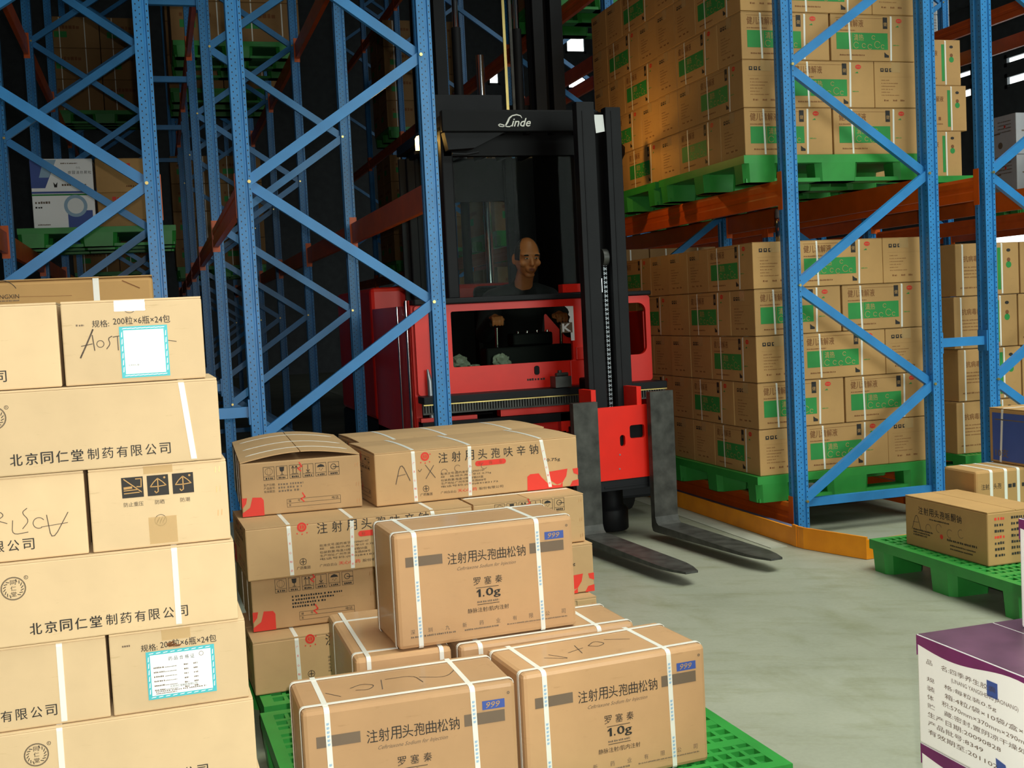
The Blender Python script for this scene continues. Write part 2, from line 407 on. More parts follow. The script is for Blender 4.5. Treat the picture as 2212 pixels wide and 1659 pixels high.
def spacer(label, xa, xb, y, z):
    t = thing('row_spacer', label, 'spacer bar', ((xa+xb)/2, y, z), 0, 'blue spacer bars'); L = (xb-xa)/2-UW/2-0.005
    mb = MB(); mb.box(-L, -0.02, -0.025, L, 0.02, 0.025); mb.build('spacer_bar', M_BLUE, t)
    for s in (-1, 1):
        mb = MB(); mb.box(s*L-0.004, -0.04, -0.06, s*L+0.004, 0.04, 0.06); mb.build('end_plate', M_BLUE, t)
for i in range(5):
    for z, w in ((0.92, 'low'), (3.5, 'high')):
        if i == 0 and z > 1: continue
        spacer('%s blue spacer bar tying the back-to-back rows at the %s frames' % (w, ORD[i]), 0.02, 0.43, 5.638+2.5*i, z)
for i in range(3):
    for z, w in ((1.03, 'low'), (3.4, 'high')):
        spacer('%s blue spacer bar joining syrup carton row to row beyond, %s frames' % (w, ORD[i]), 4.268, 4.655, 5.709+2.5*i, z)

# floor guard rail along the syrup row, turned in front of the first frame
t = thing('floor_guard_rail', 'low yellow-orange steel guard rail on the floor round the rack foot', 'guard rail', (3.2, 5.4, 0))
def rail(pts, h, name, m, th=0.012):
    mb = MB()
    for (xa, ya), (xb, yb) in zip(pts, pts[1:]):
        d = Vector((xb-xa, yb-ya, 0)).normalized(); n = Vector((-d.y, d.x, 0))*th
        c = [Vector((xa, ya, 0)), Vector((xb, yb, 0)), Vector((xb, yb, 0))+n, Vector((xa, ya, 0))+n]
        mb.add([(*p.xy, 0.002) for p in c]+[(*p.xy, h) for p in c], [(0,3,2,1),(4,5,6,7),(0,1,5,4),(1,2,6,5),(2,3,7,6),(3,0,4,7)])
    o = mb.build(name, m, t); o.location = (-3.2, -5.4, 0); return o
rail([(3.195, 16.0), (3.195, 5.44)], 0.10, 'guard_plate', M_YELLOW)
rail([(3.1945, 5.46), (3.1995, 5.40), (3.33, 5.02)], 0.115, 'corner_plate', M_YELLOW)
rail([(3.33, 5.02), (4.75, 5.10)], 0.10, 'end_plate', M_YELLOW)
rail([(3.192, 5.50), (3.192, 5.46)], 0.118, 'joint_bracket', M_YELLOW)
t = thing('guide_channel', 'flat blue-grey guide channel on the floor between guard rail and rack foot', 'guide channel', (3.26, 10.8, 0))
mb = MB(); mb.box(-0.03, -5.3, 0, 0.025, 5.2, 0.075); mb.box(-0.034, -5.3, 0.075, 0.029, 5.2, 0.081); mb.build('channel_profile', M_STRIPBLUE, t)
# ================================================================== printing on carton faces
_TX = {}
def text_tris(body, bold=0.0, shear=0.0, sp=1.0):
    k = (body, bold, shear, sp)
    if k not in _TX:
        c = bpy.data.curves.new('lettering', 'FONT'); c.body = body; c.resolution_u = 2; c.offset = bold; c.shear = shear; c.space_character = sp
        o = bpy.data.objects.new('lettering', c); COL.objects.link(o)
        me = bpy.data.meshes.new_from_object(o.evaluated_get(bpy.context.evaluated_depsgraph_get()))
        vs = [(v.co.x, v.co.y) for v in me.vertices]; fs = [tuple(p.vertices) for p in me.polygons]
        bpy.data.objects.remove(o); bpy.data.curves.remove(c); bpy.data.meshes.remove(me)
        xs = [v[0] for v in vs]; ys = [v[1] for v in vs]
        _TX[k] = (vs, fs, min(xs), max(xs), min(ys), max(ys))
    return _TX[k]
INKS = [M_INK, M_GREY_INK, M_REDINK, M_BLUEINK, M_GREENINK, M_PENCIL, M_PAPER, M_TEAL, M_BRICKINK, M_TAPE, M_STAPLE, M_PURPLE, M_CARD_BROWN, M_PALEBLUE]
K, GY, RD, BL, GN, PN, WH, TL, BR, TP, ST, PU, CB, PB = range(14)
class PR:
    """prints on one face of a carton; u to the viewer's right, v up, metres from the lower left corner"""
    def __init__(s, face, L, W, H, off=0.0007, zoff=0.0):
        s.mb = MB(); s.L, s.W, s.H = L, W, H; s.off = off; s.n = 0
        s.o, s.e1, s.e2, s.nn = {
            'front': ((-L/2, -W/2, 0), (1, 0, 0), (0, 0, 1), (0, -1, 0)), 'back': ((L/2, W/2, 0), (-1, 0, 0), (0, 0, 1), (0, 1, 0)),
            'left': ((-L/2, W/2, 0), (0, -1, 0), (0, 0, 1), (-1, 0, 0)), 'right': ((L/2, -W/2, 0), (0, 1, 0), (0, 0, 1), (1, 0, 0)),
            'top': ((-L/2, -W/2, H+zoff), (1, 0, 0), (0, 1, 0), (0, 0, 1))}[face]
    def P(s, u, v, h=0): 
        d = s.off + h
        return tuple(s.o[i] + s.e1[i]*u + s.e2[i]*v + s.nn[i]*d for i in range(3))
    def poly(s, pts, mi, h=0): s.mb.add([s.P(u, v, h) for u, v in pts], [tuple(range(len(pts)))], mi)
    def rect(s, u0, v0, u1, v1, mi, h=0): s.poly([(u0, v0), (u1, v0), (u1, v1), (u0, v1)], mi, h)
    def frame(s, u0, v0, u1, v1, w, mi, h=0):
        s.rect(u0, v0, u1, v0+w, mi, h); s.rect(u0, v1-w, u1, v1, mi, h); s.rect(u0, v0+w, u0+w, v1-w, mi, h); s.rect(u1-w, v0+w, u1, v1-w, mi, h)
    def line(s, pts, w, mi, h=0.0001):
        if mi == PN and len(pts) > 2:      # pen strokes are rounded off
            for _ in range(2):
                q = [pts[0]]
                for (a, b), (c, d) in zip(pts, pts[1:]): q += [(a*0.78+c*0.22, b*0.78+d*0.22), (a*0.22+c*0.78, b*0.22+d*0.78)]
                pts = q + [pts[-1]]
        for (a, b), (c, d) in zip(pts, pts[1:]):
            l = math.hypot(c-a, d-b) or 1e-6; nx, ny = -(d-b)/l*w/2, (c-a)/l*w/2; ex, ey = (c-a)/l*w*0.3, (d-b)/l*w*0.3
            s.poly([(a-ex-nx, b-ey-ny), (c+ex-nx, d+ey-ny), (c+ex+nx, d+ey+ny), (a-ex+nx, b-ey+ny)], mi, h)
    def disc(s, u, v, r, mi, n=20, h=0, sx=1.0): s.poly([(u+sx*r*math.cos(2*PI*i/n), v+r*math.sin(2*PI*i/n)) for i in range(n)], mi, h)
    def ring(s, u, v, r, w, mi, n=28, h=0, a0=0, a1=2*PI, sx=1.0):
        for i in range(n):
            t0 = a0+(a1-a0)*i/n; t1 = a0+(a1-a0)*(i+1)/n
            s.poly([(u+sx*(r-w)*math.cos(t0), v+(r-w)*math.sin(t0)), (u+sx*r*math.cos(t0), v+r*math.sin(t0)), (u+sx*r*math.cos(t1), v+r*math.sin(t1)), (u+sx*(r-w)*math.cos(t1), v+(r-w)*math.sin(t1))], mi, h)
    def text(s, body, u0, v0, u1, v1, mi, bold=0.0, shear=0.0, h=0.0, flip=False):
        """fit the lettering's box into (u0, v0)-(u1, v1)"""
        vs, fs, xa, xb, ya, yb = text_tris(body, 0.0, shear)
        kx = (u1-u0)/(xb-xa); ky = (v1-v0)/(yb-ya)
        for d in ((0, bold*1.1) if bold > 0 else (0,)):
            s.mb.add([s.P(u0+(x-xa+d)*kx, v0+(y-ya+d*0.4)*ky, h+d*0.001) for x, y in vs], fs, mi)
    def row(s, chars, u0, u1, v0, hh, mi, bold=0.0):
        n = len(chars); w = min(hh*0.95, (u1-u0)/n*0.93)
        for i, c in enumerate(chars):
            u = u0 + (u1-u0-w)*i/max(1, n-1); s.text(c, u, v0, u+w, v0+hh, mi, bold)
    def small(s, u0, v, u1, hh, mi, seed=0, gap=0.25):
        """a line of print too small to read in the photo: broken dashes"""
        r = random.Random(seed); u = u0
        while u < u1:
            w = hh*r.uniform(0.55, 1.0); s.rect(u, v, min(u+w, u1), v+hh*r.uniform(0.75, 1.0), mi); u += w + hh*gap*r.choice((1, 1, 1, 2.2))
    def build(s, name, parent, mats=None): return s.mb.build(name, mats or INKS, parent)

# ================================================================== carton pieces
def carton_body(t, L, W, H, m, bevel=0.004, flaps=True, lift=(0, 0), arch=0.0):
    mb = MB(); hb = H-(0.004 if flaps else 0); mb.box(-L/2, -W/2, 0, L/2, W/2, hb); mb.build('box_body', m, t, bevel=bevel)
    if flaps:
        for s in (-1, 1):
            mb = MB(); n = 10 if arch else 1
            if arch:   # two long flaps that bulge up towards the middle seam
                prof = []
                for i in range(n+1):
                    x = -W/2+0.001 + (W/2-0.0025)*i/n; prof.append((x, hb + arch*math.sin(PI/2*i/n)))
                o = [(x, z) for x, z in prof] + [(x, z+0.004) for x, z in prof[::-1]]
                if s > 0: o = [(-x, z) for x, z in o[::-1]]
                mb.prism(o, -L/2+0.001, L/2-0.001, 0, 'x', smooth=False)
            else:
                a, b = sorted((s*0.0015, s*(W/2-0.0005))); z = lift[0 if s < 0 else 1]
                mb.add([(-L/2+0.001, a, hb+(z if s < 0 and 0 else 0)), (L/2-0.001, a, hb), (L/2-0.001, b, hb), (-L/2+0.001, b, hb), (-L/2+0.001, a, H), (L/2-0.001, a, H), (L/2-0.001, b, H), (-L/2+0.001, b, H)],
                       [(0,3,2,1),(4,5,6,7),(0,1,5,4),(1,2,6,5),(2,3,7,6),(3,0,4,7)])
            mb.build('flap', m, t)
def strap(t, along, pos, L, W, H, w=0.014, slack=0.001, m=None, r=0.012, arch=0.0, skew=0.0, name='strap'):
    """band round the carton; along='y': a loop in the y-z plane at x=pos; 'x': a loop in the x-z plane at y=pos; 'h': level loop at height pos"""
    A = (W if along == 'y' else L)/2 + slack; top = H + slack; pts = []
    def arc(cx, cz, a0, a1):
        for i in range(5):
            a = a0+(a1-a0)*i/4; pts.append((cx+r*math.cos(a), cz+r*math.sin(a)))
    if along == 'h':
        B = W/2+slack
        arc(A-r, B-r, 0, PI/2); arc(-A+r, B-r, PI/2, PI); arc(-A+r, -B+r, PI, 1.5*PI); arc(A-r, -B+r, 1.5*PI, 2*PI)
    else:
        pts += [(-A+0.004, 0.0), (A-0.004, 0.0), (A, 0.006)]
        arc(A-r, top-r, 0, PI/2)
        if arch:
            for i in range(1, 12): x = A-r-(2*A-2*r)*i/12; pts.append((x, top+arch*math.cos(x/A*PI/2)))
        arc(-A+r, top-r, PI/2, PI); pts += [(-A, 0.006)]
    n = len(pts); mb = MB(); vs = []
    for h in (-w/2, w/2):
        for off in (0, -0.0011):
            for i, (a, b) in enumerate(pts):
                if along == 'h': q = (a*(1+off/A), b*(1+off/B), pos+h)
                else:
                    a2 = a*(1+off/A); b2 = b+(off if b > H*0.6 else 0)
                    sk = skew*(1-b/top)
                    q = (pos+h+sk, a2, b2) if along == 'y' else (a2, pos+h+sk, b2)
                vs.append(q)
    fs = []
    for i in range(n):
        j = (i+1) % n
        fs += [(i, j, 2*n+j, 2*n+i), (n+i, 3*n+i, 3*n+j, n+j), (i, n+i, n+j, j), (2*n+i, 2*n+j, 3*n+j, 3*n+i)]
    mb.add(vs, fs); o = mb.build(name, m or M_STRAP, t); return o
def cpos(x, y, th, L, W):
    """centre of the footprint from its front left corner"""
    c, s = math.cos(th), math.sin(th); return (x + L/2*c - W/2*s, y + L/2*s + W/2*c)
def staples(pr, u, vs):
    for v in vs:
        pr.line([(u-0.004, v-0.006), (u-0.003, v+0.006)], 0.0015, ST); pr.line([(u+0.004, v-0.005), (u+0.005, v+0.007)], 0.0015, ST)

# ================================================================== green plastic pallets
def pallet(name_label, loc, rotz, L=1.2, W=1.0, H=0.15, runners=True, group='green plastic pallets', fine=True):
    t = thing('pallet', name_label, 'pallet', loc, rotz, group); d = 0.045
    mb = MB(); nx, ny = (30, 18)
    mb.box(-L/2, -W/2, H-d, L/2, -W/2+0.035, H); mb.box(-L/2, W/2-0.035, H-d, L/2, W/2, H)
    mb.box(-L/2, -W/2+0.035, H-d, -L/2+0.035, W/2-0.035, H); mb.box(L/2-0.035, -W/2+0.035, H-d, L/2, W/2-0.035, H)
    for i in range(1, nx):
        x = -L/2+0.035+(L-0.07)*i/nx; mb.box(x-0.006, -W/2+0.035, H-d, x+0.006, W/2-0.035, H-0.0012)
    for j in range(1, ny):
        y = -W/2+0.035+(W-0.07)*j/ny; ww = 0.020 if j % 3 == 0 else 0.009; mb.box(-L/2+0.035, y-ww, H-d, L/2-0.035, y+ww, H-0.0004)
    mb.build('deck', M_GREEN, t)
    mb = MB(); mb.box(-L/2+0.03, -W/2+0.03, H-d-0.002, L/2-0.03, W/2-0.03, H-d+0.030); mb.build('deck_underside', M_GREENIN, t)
    for ix in (-1, 0, 1):
        for iy in (-1, 0, 1):
            lx = 0.11 if ix else 0.14; ly = 0.075 if iy else 0.09; cx = ix*(L/2-lx); cy = iy*(W/2-ly)
            mb = MB(); c = 0.03; o = [(-lx+c, -ly), (lx-c, -ly), (lx, -ly+c), (lx, ly-c), (lx-c, ly), (-lx+c, ly), (-lx, ly-c), (-lx, -ly+c)]
            vs = [(cx+p[0]*0.93, cy+p[1]*0.93, 0.0) for p in o] + [(cx+p[0], cy+p[1], H-d) for p in o]
            mb.add(vs, [tuple(range(8))[::-1]] + [(i, (i+1) % 8, (i+1) % 8+8, i+8) for i in range(8)]); mb.build('pallet_foot', M_GREEN, t)
    if runners:
        for iy in (-1, 0, 1):
            mb = MB(); y = iy*(W/2-0.075); mb.box(-L/2+0.015, y-0.06, 0.0, L/2-0.015, y+0.06, 0.022); mb.build('runner', M_GREEN, t)
    return t

# ================================================================== pale cartons, left-hand pile
PL, PW, PH = 0.53, 0.285, 0.1765
def seal_mark(p, u, v, r, w=0.0012):
    p.ring(u, v, r, w, K); p.ring(u, v, r*0.93, w*0.7, K)
    for i in range(18):
        a = 2*PI*i/18
        if abs(math.cos(a)) > 0.35: p.line([(u+r*0.62*math.cos(a), v+r*0.62*math.sin(a)), (u+r*0.80*math.cos(a+0.22), v+r*0.80*math.sin(a+0.22))], w*1.3, K)
    for i, ch in enumerate('同仁堂'): p.text(ch, u-r*0.22, v+r*(0.32-0.5*i), u+r*0.22, v+r*(0.72-0.5*i), K, 0.01)
    p.ring(u+r*1.05, v+r*0.85, r*0.17, w*0.8, K, 14); p.text('R', u+r*0.99, v+r*0.77, u+r*1.11, v+r*0.94, K)
def pale_long(t, sx=None, hand=False, skew=0.0, seal=True, dz=0.0):
    p = PR('front', PL, PW, PH); 
    p.row('北京同仁堂', 0.105, 0.247, 0.020+dz, 0.0245, K, 0.035); p.row('制药有限公司', 0.256, 0.424, 0.021+dz, 0.0235, K, 0.012)
    if seal: seal_mark(p, 0.080, 0.122, 0.0245)
    if hand:
        p.line([(0.353, 0.112), (0.372, 0.098), (0.356, 0.088), (0.375, 0.080)], 0.0016, PN); p.line([(0.386, 0.085), (0.383, 0.055), (0.414, 0.058)], 0.0016, PN)
        p.line([(0.415, 0.108), (0.404, 0.100), (0.418, 0.082), (0.404, 0.066)], 0.0016, PN); p.ring(0.436, 0.075, 0.012, 0.0016, PN, 14, a0=0.5, a1=5.2)
        p.line([(0.452, 0.090), (0.459, 0.032), (0.494, 0.092)], 0.0018, PN); p.line([(0.440, 0.066), (0.492, 0.070)], 0.0014, PN)
        p.small(0.30, 0.123, 0.36, 0.004, BR, 3)
    p.build('front_lettering', t)
    if sx: strap(t, 'y', sx-PL/2, PL, PW, PH, 0.012, skew=skew)
def pale_carton(label, x, y, z, th, kind, **kw):
    L, W = (PL, PW) if kind == 'long' else (PW, PL)
    cx, cy = cpos(x, y, th, L, W)
    t = thing('pale_carton', label, 'carton', (cx, cy, z), th, 'pale cartons on the front pile')
    carton_body(t, L, W, PH, M_CARD_PALE, 0.003)
    return t, L, W
def cert_label(t, u0, v0, u1, v1, blank=False):
    p = PR('front', PW, PL, PH, 0.0012); w, h = u1-u0, v1-v0
    p.rect(u0, v0, u1, v1, TL); e = 0.008
    p.rect(u0+e, v0+e, u1-e, v1-e, WH, 0.0003); p.off += 0.0005
    for i in range(9):
        for q in ((u0+e*0.7+(w-2*e)*i/8.6, v0+0.0035), (u0+e*0.7+(w-2*e)*i/8.6, v1-0.0055)): p.poly([(q[0], q[1]), (q[0]+0.009, q[1]+0.0008), (q[0]+0.011, q[1]+0.0026), (q[0]+0.002, q[1]+0.0018)], WH, 0.0002)
    for i in range(6):
        for uu in (u0+0.003, u1-0.0055): p.poly([(uu, v0+0.012+(h-0.02)*i/6), (uu+0.002, v0+0.013+(h-0.02)*i/6), (uu+0.0028, v0+0.024+(h-0.02)*i/6), (uu+0.001, v0+0.022+(h-0.02)*i/6)], WH, 0.0002)
    if not blank:
        p.row('药品合格证', u0+w*0.32, u0+w*0.70, v1-0.024, 0.0085, K); p.ring(u1-0.028, v1-0.017, 0.005, 0.001, GY, 16)
        for i in range(6):
            v = v1-0.038-0.0098*i; p.small(u0+0.014, v, u0+0.036, 0.0034, GY, i+9); p.small(u0+w*0.54, v, u0+w*0.60, 0.0034, GY, i+19); p.small(u0+w*0.68, v, u0+w*0.74, 0.0034, GY, i+29)
            p.small(u0+0.037, v, u0+0.062, 0.0018, GY, i+39)
        p.text('北京同仁堂制药有限公司', u0+w*0.32, v0+0.0215, u0+w*0.72, v0+0.0265, K)
        p.small(u0+0.016, v0+0.0145, u1-0.022, 0.003, GY, 71, 0.5); p.small(u0+0.016, v0+0.0105, u0+0.06, 0.0025, GY, 72)
    else:
        p.text('北京同仁堂', u0+0.014, v0+0.025, u0+0.036, v0+0.0285, K)
    return p.build('paper_label', t)
def tape_strip(t, face, L, W, H, u0, v0, u1, v1):
    p = PR(face, L, W, H, 0.0009); p.rect(u0, v0, u1, v1, TP); return p.build('packing_tape', t)
TH = math.radians(1.0)
zz = [0.15 + 0.178*i for i in range(7)]
xr = [0.158, 0.149, 0.142, 0.129, 0.124, 0.116, 0.094]         # right-hand edge of each layer, from the pallet up
LY = 2.595
pallet('green plastic pallet under the pile of pale cartons', (-0.47, 3.2, 0), 0, 1.2, 1.2)
# bottom hidden layer, then long / end layers in turn
def pl_long(layer, label, sx, hand=False, xoff=0.0, x_right=None, y=LY, skew=0.0, **kw):
    xe = xr[layer] if x_right is None else x_right
    t, L, W = pale_carton(label, xe-PL*math.cos(TH), y-PL*math.sin(TH), zz[layer], TH, 'long'); pale_long(t, sx, hand, skew, **kw); return t
def pl_end(layer, label, y=LY):
    return pale_carton(label, xr[layer]-PW, y, zz[layer], TH, 'end')[0]
t = pl_end(0, 'pale carton end-on at the foot of the front pile'); 
pl_long(0, 'pale long carton at the foot of the front pile', 0.40, x_right=xr[0]-PW-0.006)
pl_long(1, 'pale long carton, second layer up, round seal mark and strap close together', 0.128)
pl_long(3, 'pale long carton under the two-carton layer with the three umbrella pictograms', 0.404)
pl_long(5, 'pale long carton just below the top layer, strap across the company name', 0.454, skew=0.018)
for l, s in ((1, 0), (3, 0), (5, 0)):
    t, L, W = pale_carton('pale carton end-on beside the long one, %s layer of the front pile' % ORD[l], xr[l]-PL-PW-0.012, LY, zz[l], TH, 'end')
pl_long(2, 'pale long carton next to the teal-bordered certificate label', 0.437, x_right=xr[2]-PW-0.006)
pl_long(4, 'pale long carton with upside-down marker scrawl over the company name', None, True, x_right=xr[4]-PW-0.008)
pl_long(6, 'pale long carton in the top layer, broad strap at its end', 0.335, x_right=xr[6]-PW-0.007, dz=-0.004)
def spec_text(p):
    p.text('规格:', 0.064, 0.131, 0.098, 0.146, K, 0.01); p.text('200粒×6瓶×24包', 0.104, 0.133, 0.222, 0.150, K, 0.01); p.small(0.026, 0.146, 0.044, 0.004, GY, 5)
t = pl_end(2, 'pale carton end-on with white certificate label edged in teal')
p = PR('front', PW, PL, PH); spec_text(p); p.line([(0.118, 0.141), (0.132, 0.145), (0.120, 0.138), (0.136, 0.140), (0.122, 0.136), (0.146, 0.1365)], 0.003, BR); p.build('front_lettering', t)
cert_label(t, 0.073, 0.024, 0.216, 0.129); tape_strip(t, 'front', PW, PL, PH, 0.108, 0.150, 0.168, 0.1735)
t = pl_end(4, 'pale carton end-on with three black pictogram squares')
p = PR('front', PW, PL, PH)
for i, u in enumerate((0.066, 0.118, 0.170)):
    v = 0.110; a = 0.044; p.rect(u, v, u+a, v+a, K)
    q = lambda x, y: (u+a*x, v+a*y)
    if i == 0:
        p.line([q(0.12, 0.92), q(0.9, 0.25)], 0.0022, CB, 0.0003); p.line([q(0.1, 0.22), q(0.8, 0.24)], 0.002, CB, 0.0003); p.line([q(0.1, 0.36), q(0.75, 0.38)], 0.002, CB, 0.0003); p.line([q(0.12, 0.48), q(0.45, 0.5)], 0.005, CB, 0.0003); p.line([q(0.66, 0.9), q(0.92, 0.9), q(0.9, 0.5), q(0.7, 0.52)], 0.0022, CB, 0.0003)
    else:
        p.line([q(0.14, 0.45), q(0.3, 0.66), q(0.5, 0.84), q(0.72, 0.66), q(0.88, 0.48), q(0.5, 0.44), q(0.14, 0.45)], 0.002, CB, 0.0003); p.line([q(0.5, 0.84), q(0.5, 0.2), q(0.4, 0.13), q(0.34, 0.22)], 0.0022, CB, 0.0003); p.disc(*q(0.82, 0.86), 0.0024, CB, 10, 0.0003)
for s, u0, u1 in (('防止重压', 0.068, 0.108), ('防晒', 0.132, 0.151), ('防潮', 0.184, 0.204)): p.text(s, u0, 0.091, u1, 0.1005, K)
p.ring(0.141, 0.056, 0.0125, 0.001, K)
for i in range(9): p.line([(0.133+0.002*i, 0.050+0.004*(i % 3)), (0.135+0.002*i, 0.056+0.003*(i % 3))], 0.0012, K)
staples(p, 0.265, (0.155, 0.112, 0.060)); p.build('front_lettering', t)
tape_strip(t, 'front', PW, PL, PH, 0.116, 0.006, 0.174, 0.064); tape_strip(t, 'front', PW, PL, PH, 0.112, 0.158, 0.172, 0.1745)
t = pl_end(6, 'pale carton end-on at the top of the pile with blank white label and marker number')
p = PR('front', PW, PL, PH)
p.text('规格:', 0.060, 0.120, 0.094, 0.135, K, 0.01); p.text('200粒×6瓶×24包', 0.102, 0.123, 0.218, 0.140, K, 0.01); p.small(0.028, 0.124, 0.044, 0.004, GY, 6)
p.line([(0.033, 0.058), (0.048, 0.088), (0.061, 0.116)], 0.0032, PN); p.line([(0.036, 0.082), (0.058, 0.086)], 0.0018, PN); p.line([(0.059, 0.104), (0.062, 0.072)], 0.0022, PN)
p.ring(0.074, 0.085, 0.008, 0.0016, PN, 14); p.line([(0.098, 0.100), (0.090, 0.096), (0.094, 0.084), (0.086, 0.074)], 0.0018, PN); p.line([(0.100, 0.098), (0.114, 0.100)], 0.0018, PN); p.line([(0.109, 0.099), (0.109, 0.070)], 0.0018, PN)
p.line([(0.208, 0.086), (0.228, 0.082)], 0.0016, PN)
p.ring(0.137, 0.160, 0.013, 0.001, K)
for i in range(10): p.line([(0.128+0.002*i, 0.154+0.004*(i % 3)), (0.130+0.002*i, 0.160+0.003*(i % 3))], 0.0012, K)
p.build('front_lettering', t)
cert_label(t, 0.113, 0.010, 0.211, 0.119, True); tape_strip(t, 'front', PW, PL, PH, 0.106, 0.152, 0.168, 0.1745)

# capsule carton standing further back, on a plain pile of its own
t0 = None
for i in range(5):
    lab = 'plain brown carton, %s from the floor, in the pile hidden behind the pale cartons' % ORD[i]
    if t0 is None:
        t0 = thing('plain_carton', lab, 'carton', (-0.46, 4.02, 0.15), 0.0, 'plain cartons behind the front pile'); carton_body(t0, 0.9, 0.42, 0.218, M_CARD_DARK)
    else: dup(t0, (-0.46, 4.02, 0.15+0.219*i), 0.0, lab)
pallet('green plastic pallet under the capsule carton pile', (-0.46, 4.42, 0), 0, 1.2, 1.0)
L, W, H = 0.80, 0.40, 0.255
t = thing('capsule_carton', 'brown carton with large black characters peeping over the pale pile', 'carton', (-0.405, 4.02, 1.246), 0.0)
carton_body(t, L, W, H, M_CARD_BROWN, 0.012)
p = PR('front', L, W, H); p.row('头孢拉定胶囊', 0.385, 0.715, 0.125, 0.052, K, 0.015); p.text('NGXIN', 0.355, 0.198, 0.410, 0.211, K); p.small(0.345, 0.190, 0.410, 0.004, GY, 8)
p.ring(0.36, 0.205, 0.05, 0.002, K, 14, a0=0.5, a1=1.6); p.line([(0.71, 0.24), (0.76, 0.215)], 0.003, BR); p.line([(0.30, 0.205), (0.56, 0.200)], 0.001, BR); p.build('front_lettering', t)
p = PR('right', L, W, H); p.text('头孢', 0.05, 0.12, 0.15, 0.16, K); p.build('end_lettering', t)
strap(t, 'y', 0.632-L/2, L, W, H, 0.018)

# ================================================================== film-wrapped cartons in front
FL, FW, FHH = 0.503, 0.256, 0.305
pallet('green plastic pallet under the film-wrapped cartons', (0.845, 3.06, 0), math.radians(1.5), 1.22, 1.02)
pallet('green plastic pallet under the long red-marked cartons', (0.86, 4.14, 0), math.radians(2), 1.28, 1.02)
def wrapped_prints(t):
    p = PR('front', FL, FW, FHH)
    p.rect(0.029, 0.217, 0.129, 0.243, GY); p.rect(0.374, 0.214, 0.473, 0.242, GY); p.rect(0.419, 0.247, 0.474, 0.268, BL)
    p.row('注射用头孢曲松钠', 0.143, 0.362, 0.211, 0.030, K, 0); p.text('999', 0.428, 0.2505, 0.462, 0.2645, CB, 0.0, 0.3, 0.0002)
    p.text('Ceftriaxone Sodium for Injection', 0.168, 0.190, 0.333, 0.202, GY, 0, 0.45)
    p.row('罗塞秦', 0.211, 0.292, 0.147, 0.021, K); p.rect(0.217, 0.1385, 0.281, 0.140, K); p.poly([(0.2235, 0.1145), (0.2300, 0.1145), (0.2300, 0.1355), (0.2255, 0.1355), (0.2185, 0.1305), (0.2185, 0.1265), (0.2235, 0.1290)], K); p.rect(0.2355, 0.1145, 0.2395, 0.1185, K); p.text('0g', 0.2440, 0.1085, 0.284, 0.136, K, 0.035)
    p.small(0.219, 0.099, 0.281, 0.005, GY, 12); p.rect(0.219, 0.0935, 0.281, 0.095, K)
    p.text('静脉注射/肌内注射', 0.191, 0.074, 0.307, 0.0865, K)
    p.row('深圳九新药业有限公司', 0.033, 0.470, 0.039, 0.0125, GY); p.small(0.033, 0.029, 0.155, 0.005, GY, 21); p.small(0.180, 0.029, 0.275, 0.0045, GY, 22); p.small(0.300, 0.029, 0.474, 0.0035, GY, 23)
    p.ring(0.484, 0.280, 0.0035, 0.002, GY, 12)
    p.build('front_lettering', t)
def wrapped(label, x, y, z, th, fr=True, hand=None):
    cx, cy = cpos(x, y, th, FL, FW); t = thing('wrapped_carton', label, 'carton', (cx, cy, z), th, 'film-wrapped cartons')
    carton_body(t, FL, FW, FHH, M_CARD_TAN, 0.011, flaps=False); wrapped_prints(t)
    strap(t, 'y', 0.056-FL/2, FL, FW, FHH, 0.0125, skew=0.004); strap(t, 'y', 0.397-FL/2, FL, FW, FHH, 0.0125, skew=0.006)
    strap(t, 'x', -FW/2+0.028, FL, FW, FHH, 0.0115, slack=0.0024); strap(t, 'x', FW/2-0.035, FL, FW, FHH, 0.0115, slack=0.0024)
    p = PR('front', FL, FW, FHH, 0.0016)
    for u, sk in ((0.056, 0.004), (0.397, 0.006)):
        for k_ in range(3):
            for i in range(6): v = 0.27-0.095*k_-0.0095*i; uu = u+sk*(1-v/FHH); p.rect(uu-0.003, v-0.003, uu+0.0015, v+0.0025, PB); p.rect(uu+0.002, v-0.002, uu+0.0032, v+0.003, PB)
    p.build('strap_lettering', t)
    if hand:
        p = PR('top', FL, FW, FHH)
        for l in hand: p.line(l, 0.0022, PN)
        p.build('marker_lettering', t)
    return t
h1 = [[(0.07, 0.11), (0.10, 0.07)], [(0.13, 0.12), (0.16, 0.14), (0.19, 0.12), (0.17, 0.09), (0.14, 0.10)], [(0.20, 0.08), (0.21, 0.15)], [(0.22, 0.15), (0.29, 0.15), (0.30, 0.09)], [(0.30, 0.13), (0.36, 0.10), (0.40, 0.16)]]
h2 = [[(0.10, 0.10), (0.16, 0.06), (0.12, 0.12)], [(0.17, 0.11), (0.22, 0.13)], [(0.20, 0.09), (0.21, 0.16)], [(0.24, 0.14), (0.27, 0.17), (0.29, 0.14), (0.26, 0.12), (0.24, 0.14)], [(0.30, 0.17), (0.36, 0.14)]]
wrapped('film-wrapped tan carton in front, scrawled top, next to the pale pile', 0.252, 2.592, 0.151, math.radians(0.4), hand=h1)
wrapped('film-wrapped tan carton in front, by the open floor at the pallet corner', 0.783, 2.628, 0.151, math.radians(4.4), hand=h2)
wrapped('film-wrapped tan carton turned crosswise behind, under the upper one', 0.686, 2.941, 0.151, math.radians(90))
wrapped('film-wrapped tan carton behind, half hidden under the upper one', 0.705, 2.926, 0.151, math.radians(2.0))
wrapped('film-wrapped tan carton on top of the others', 0.548, 2.950, 0.4600, math.radians(2.5))

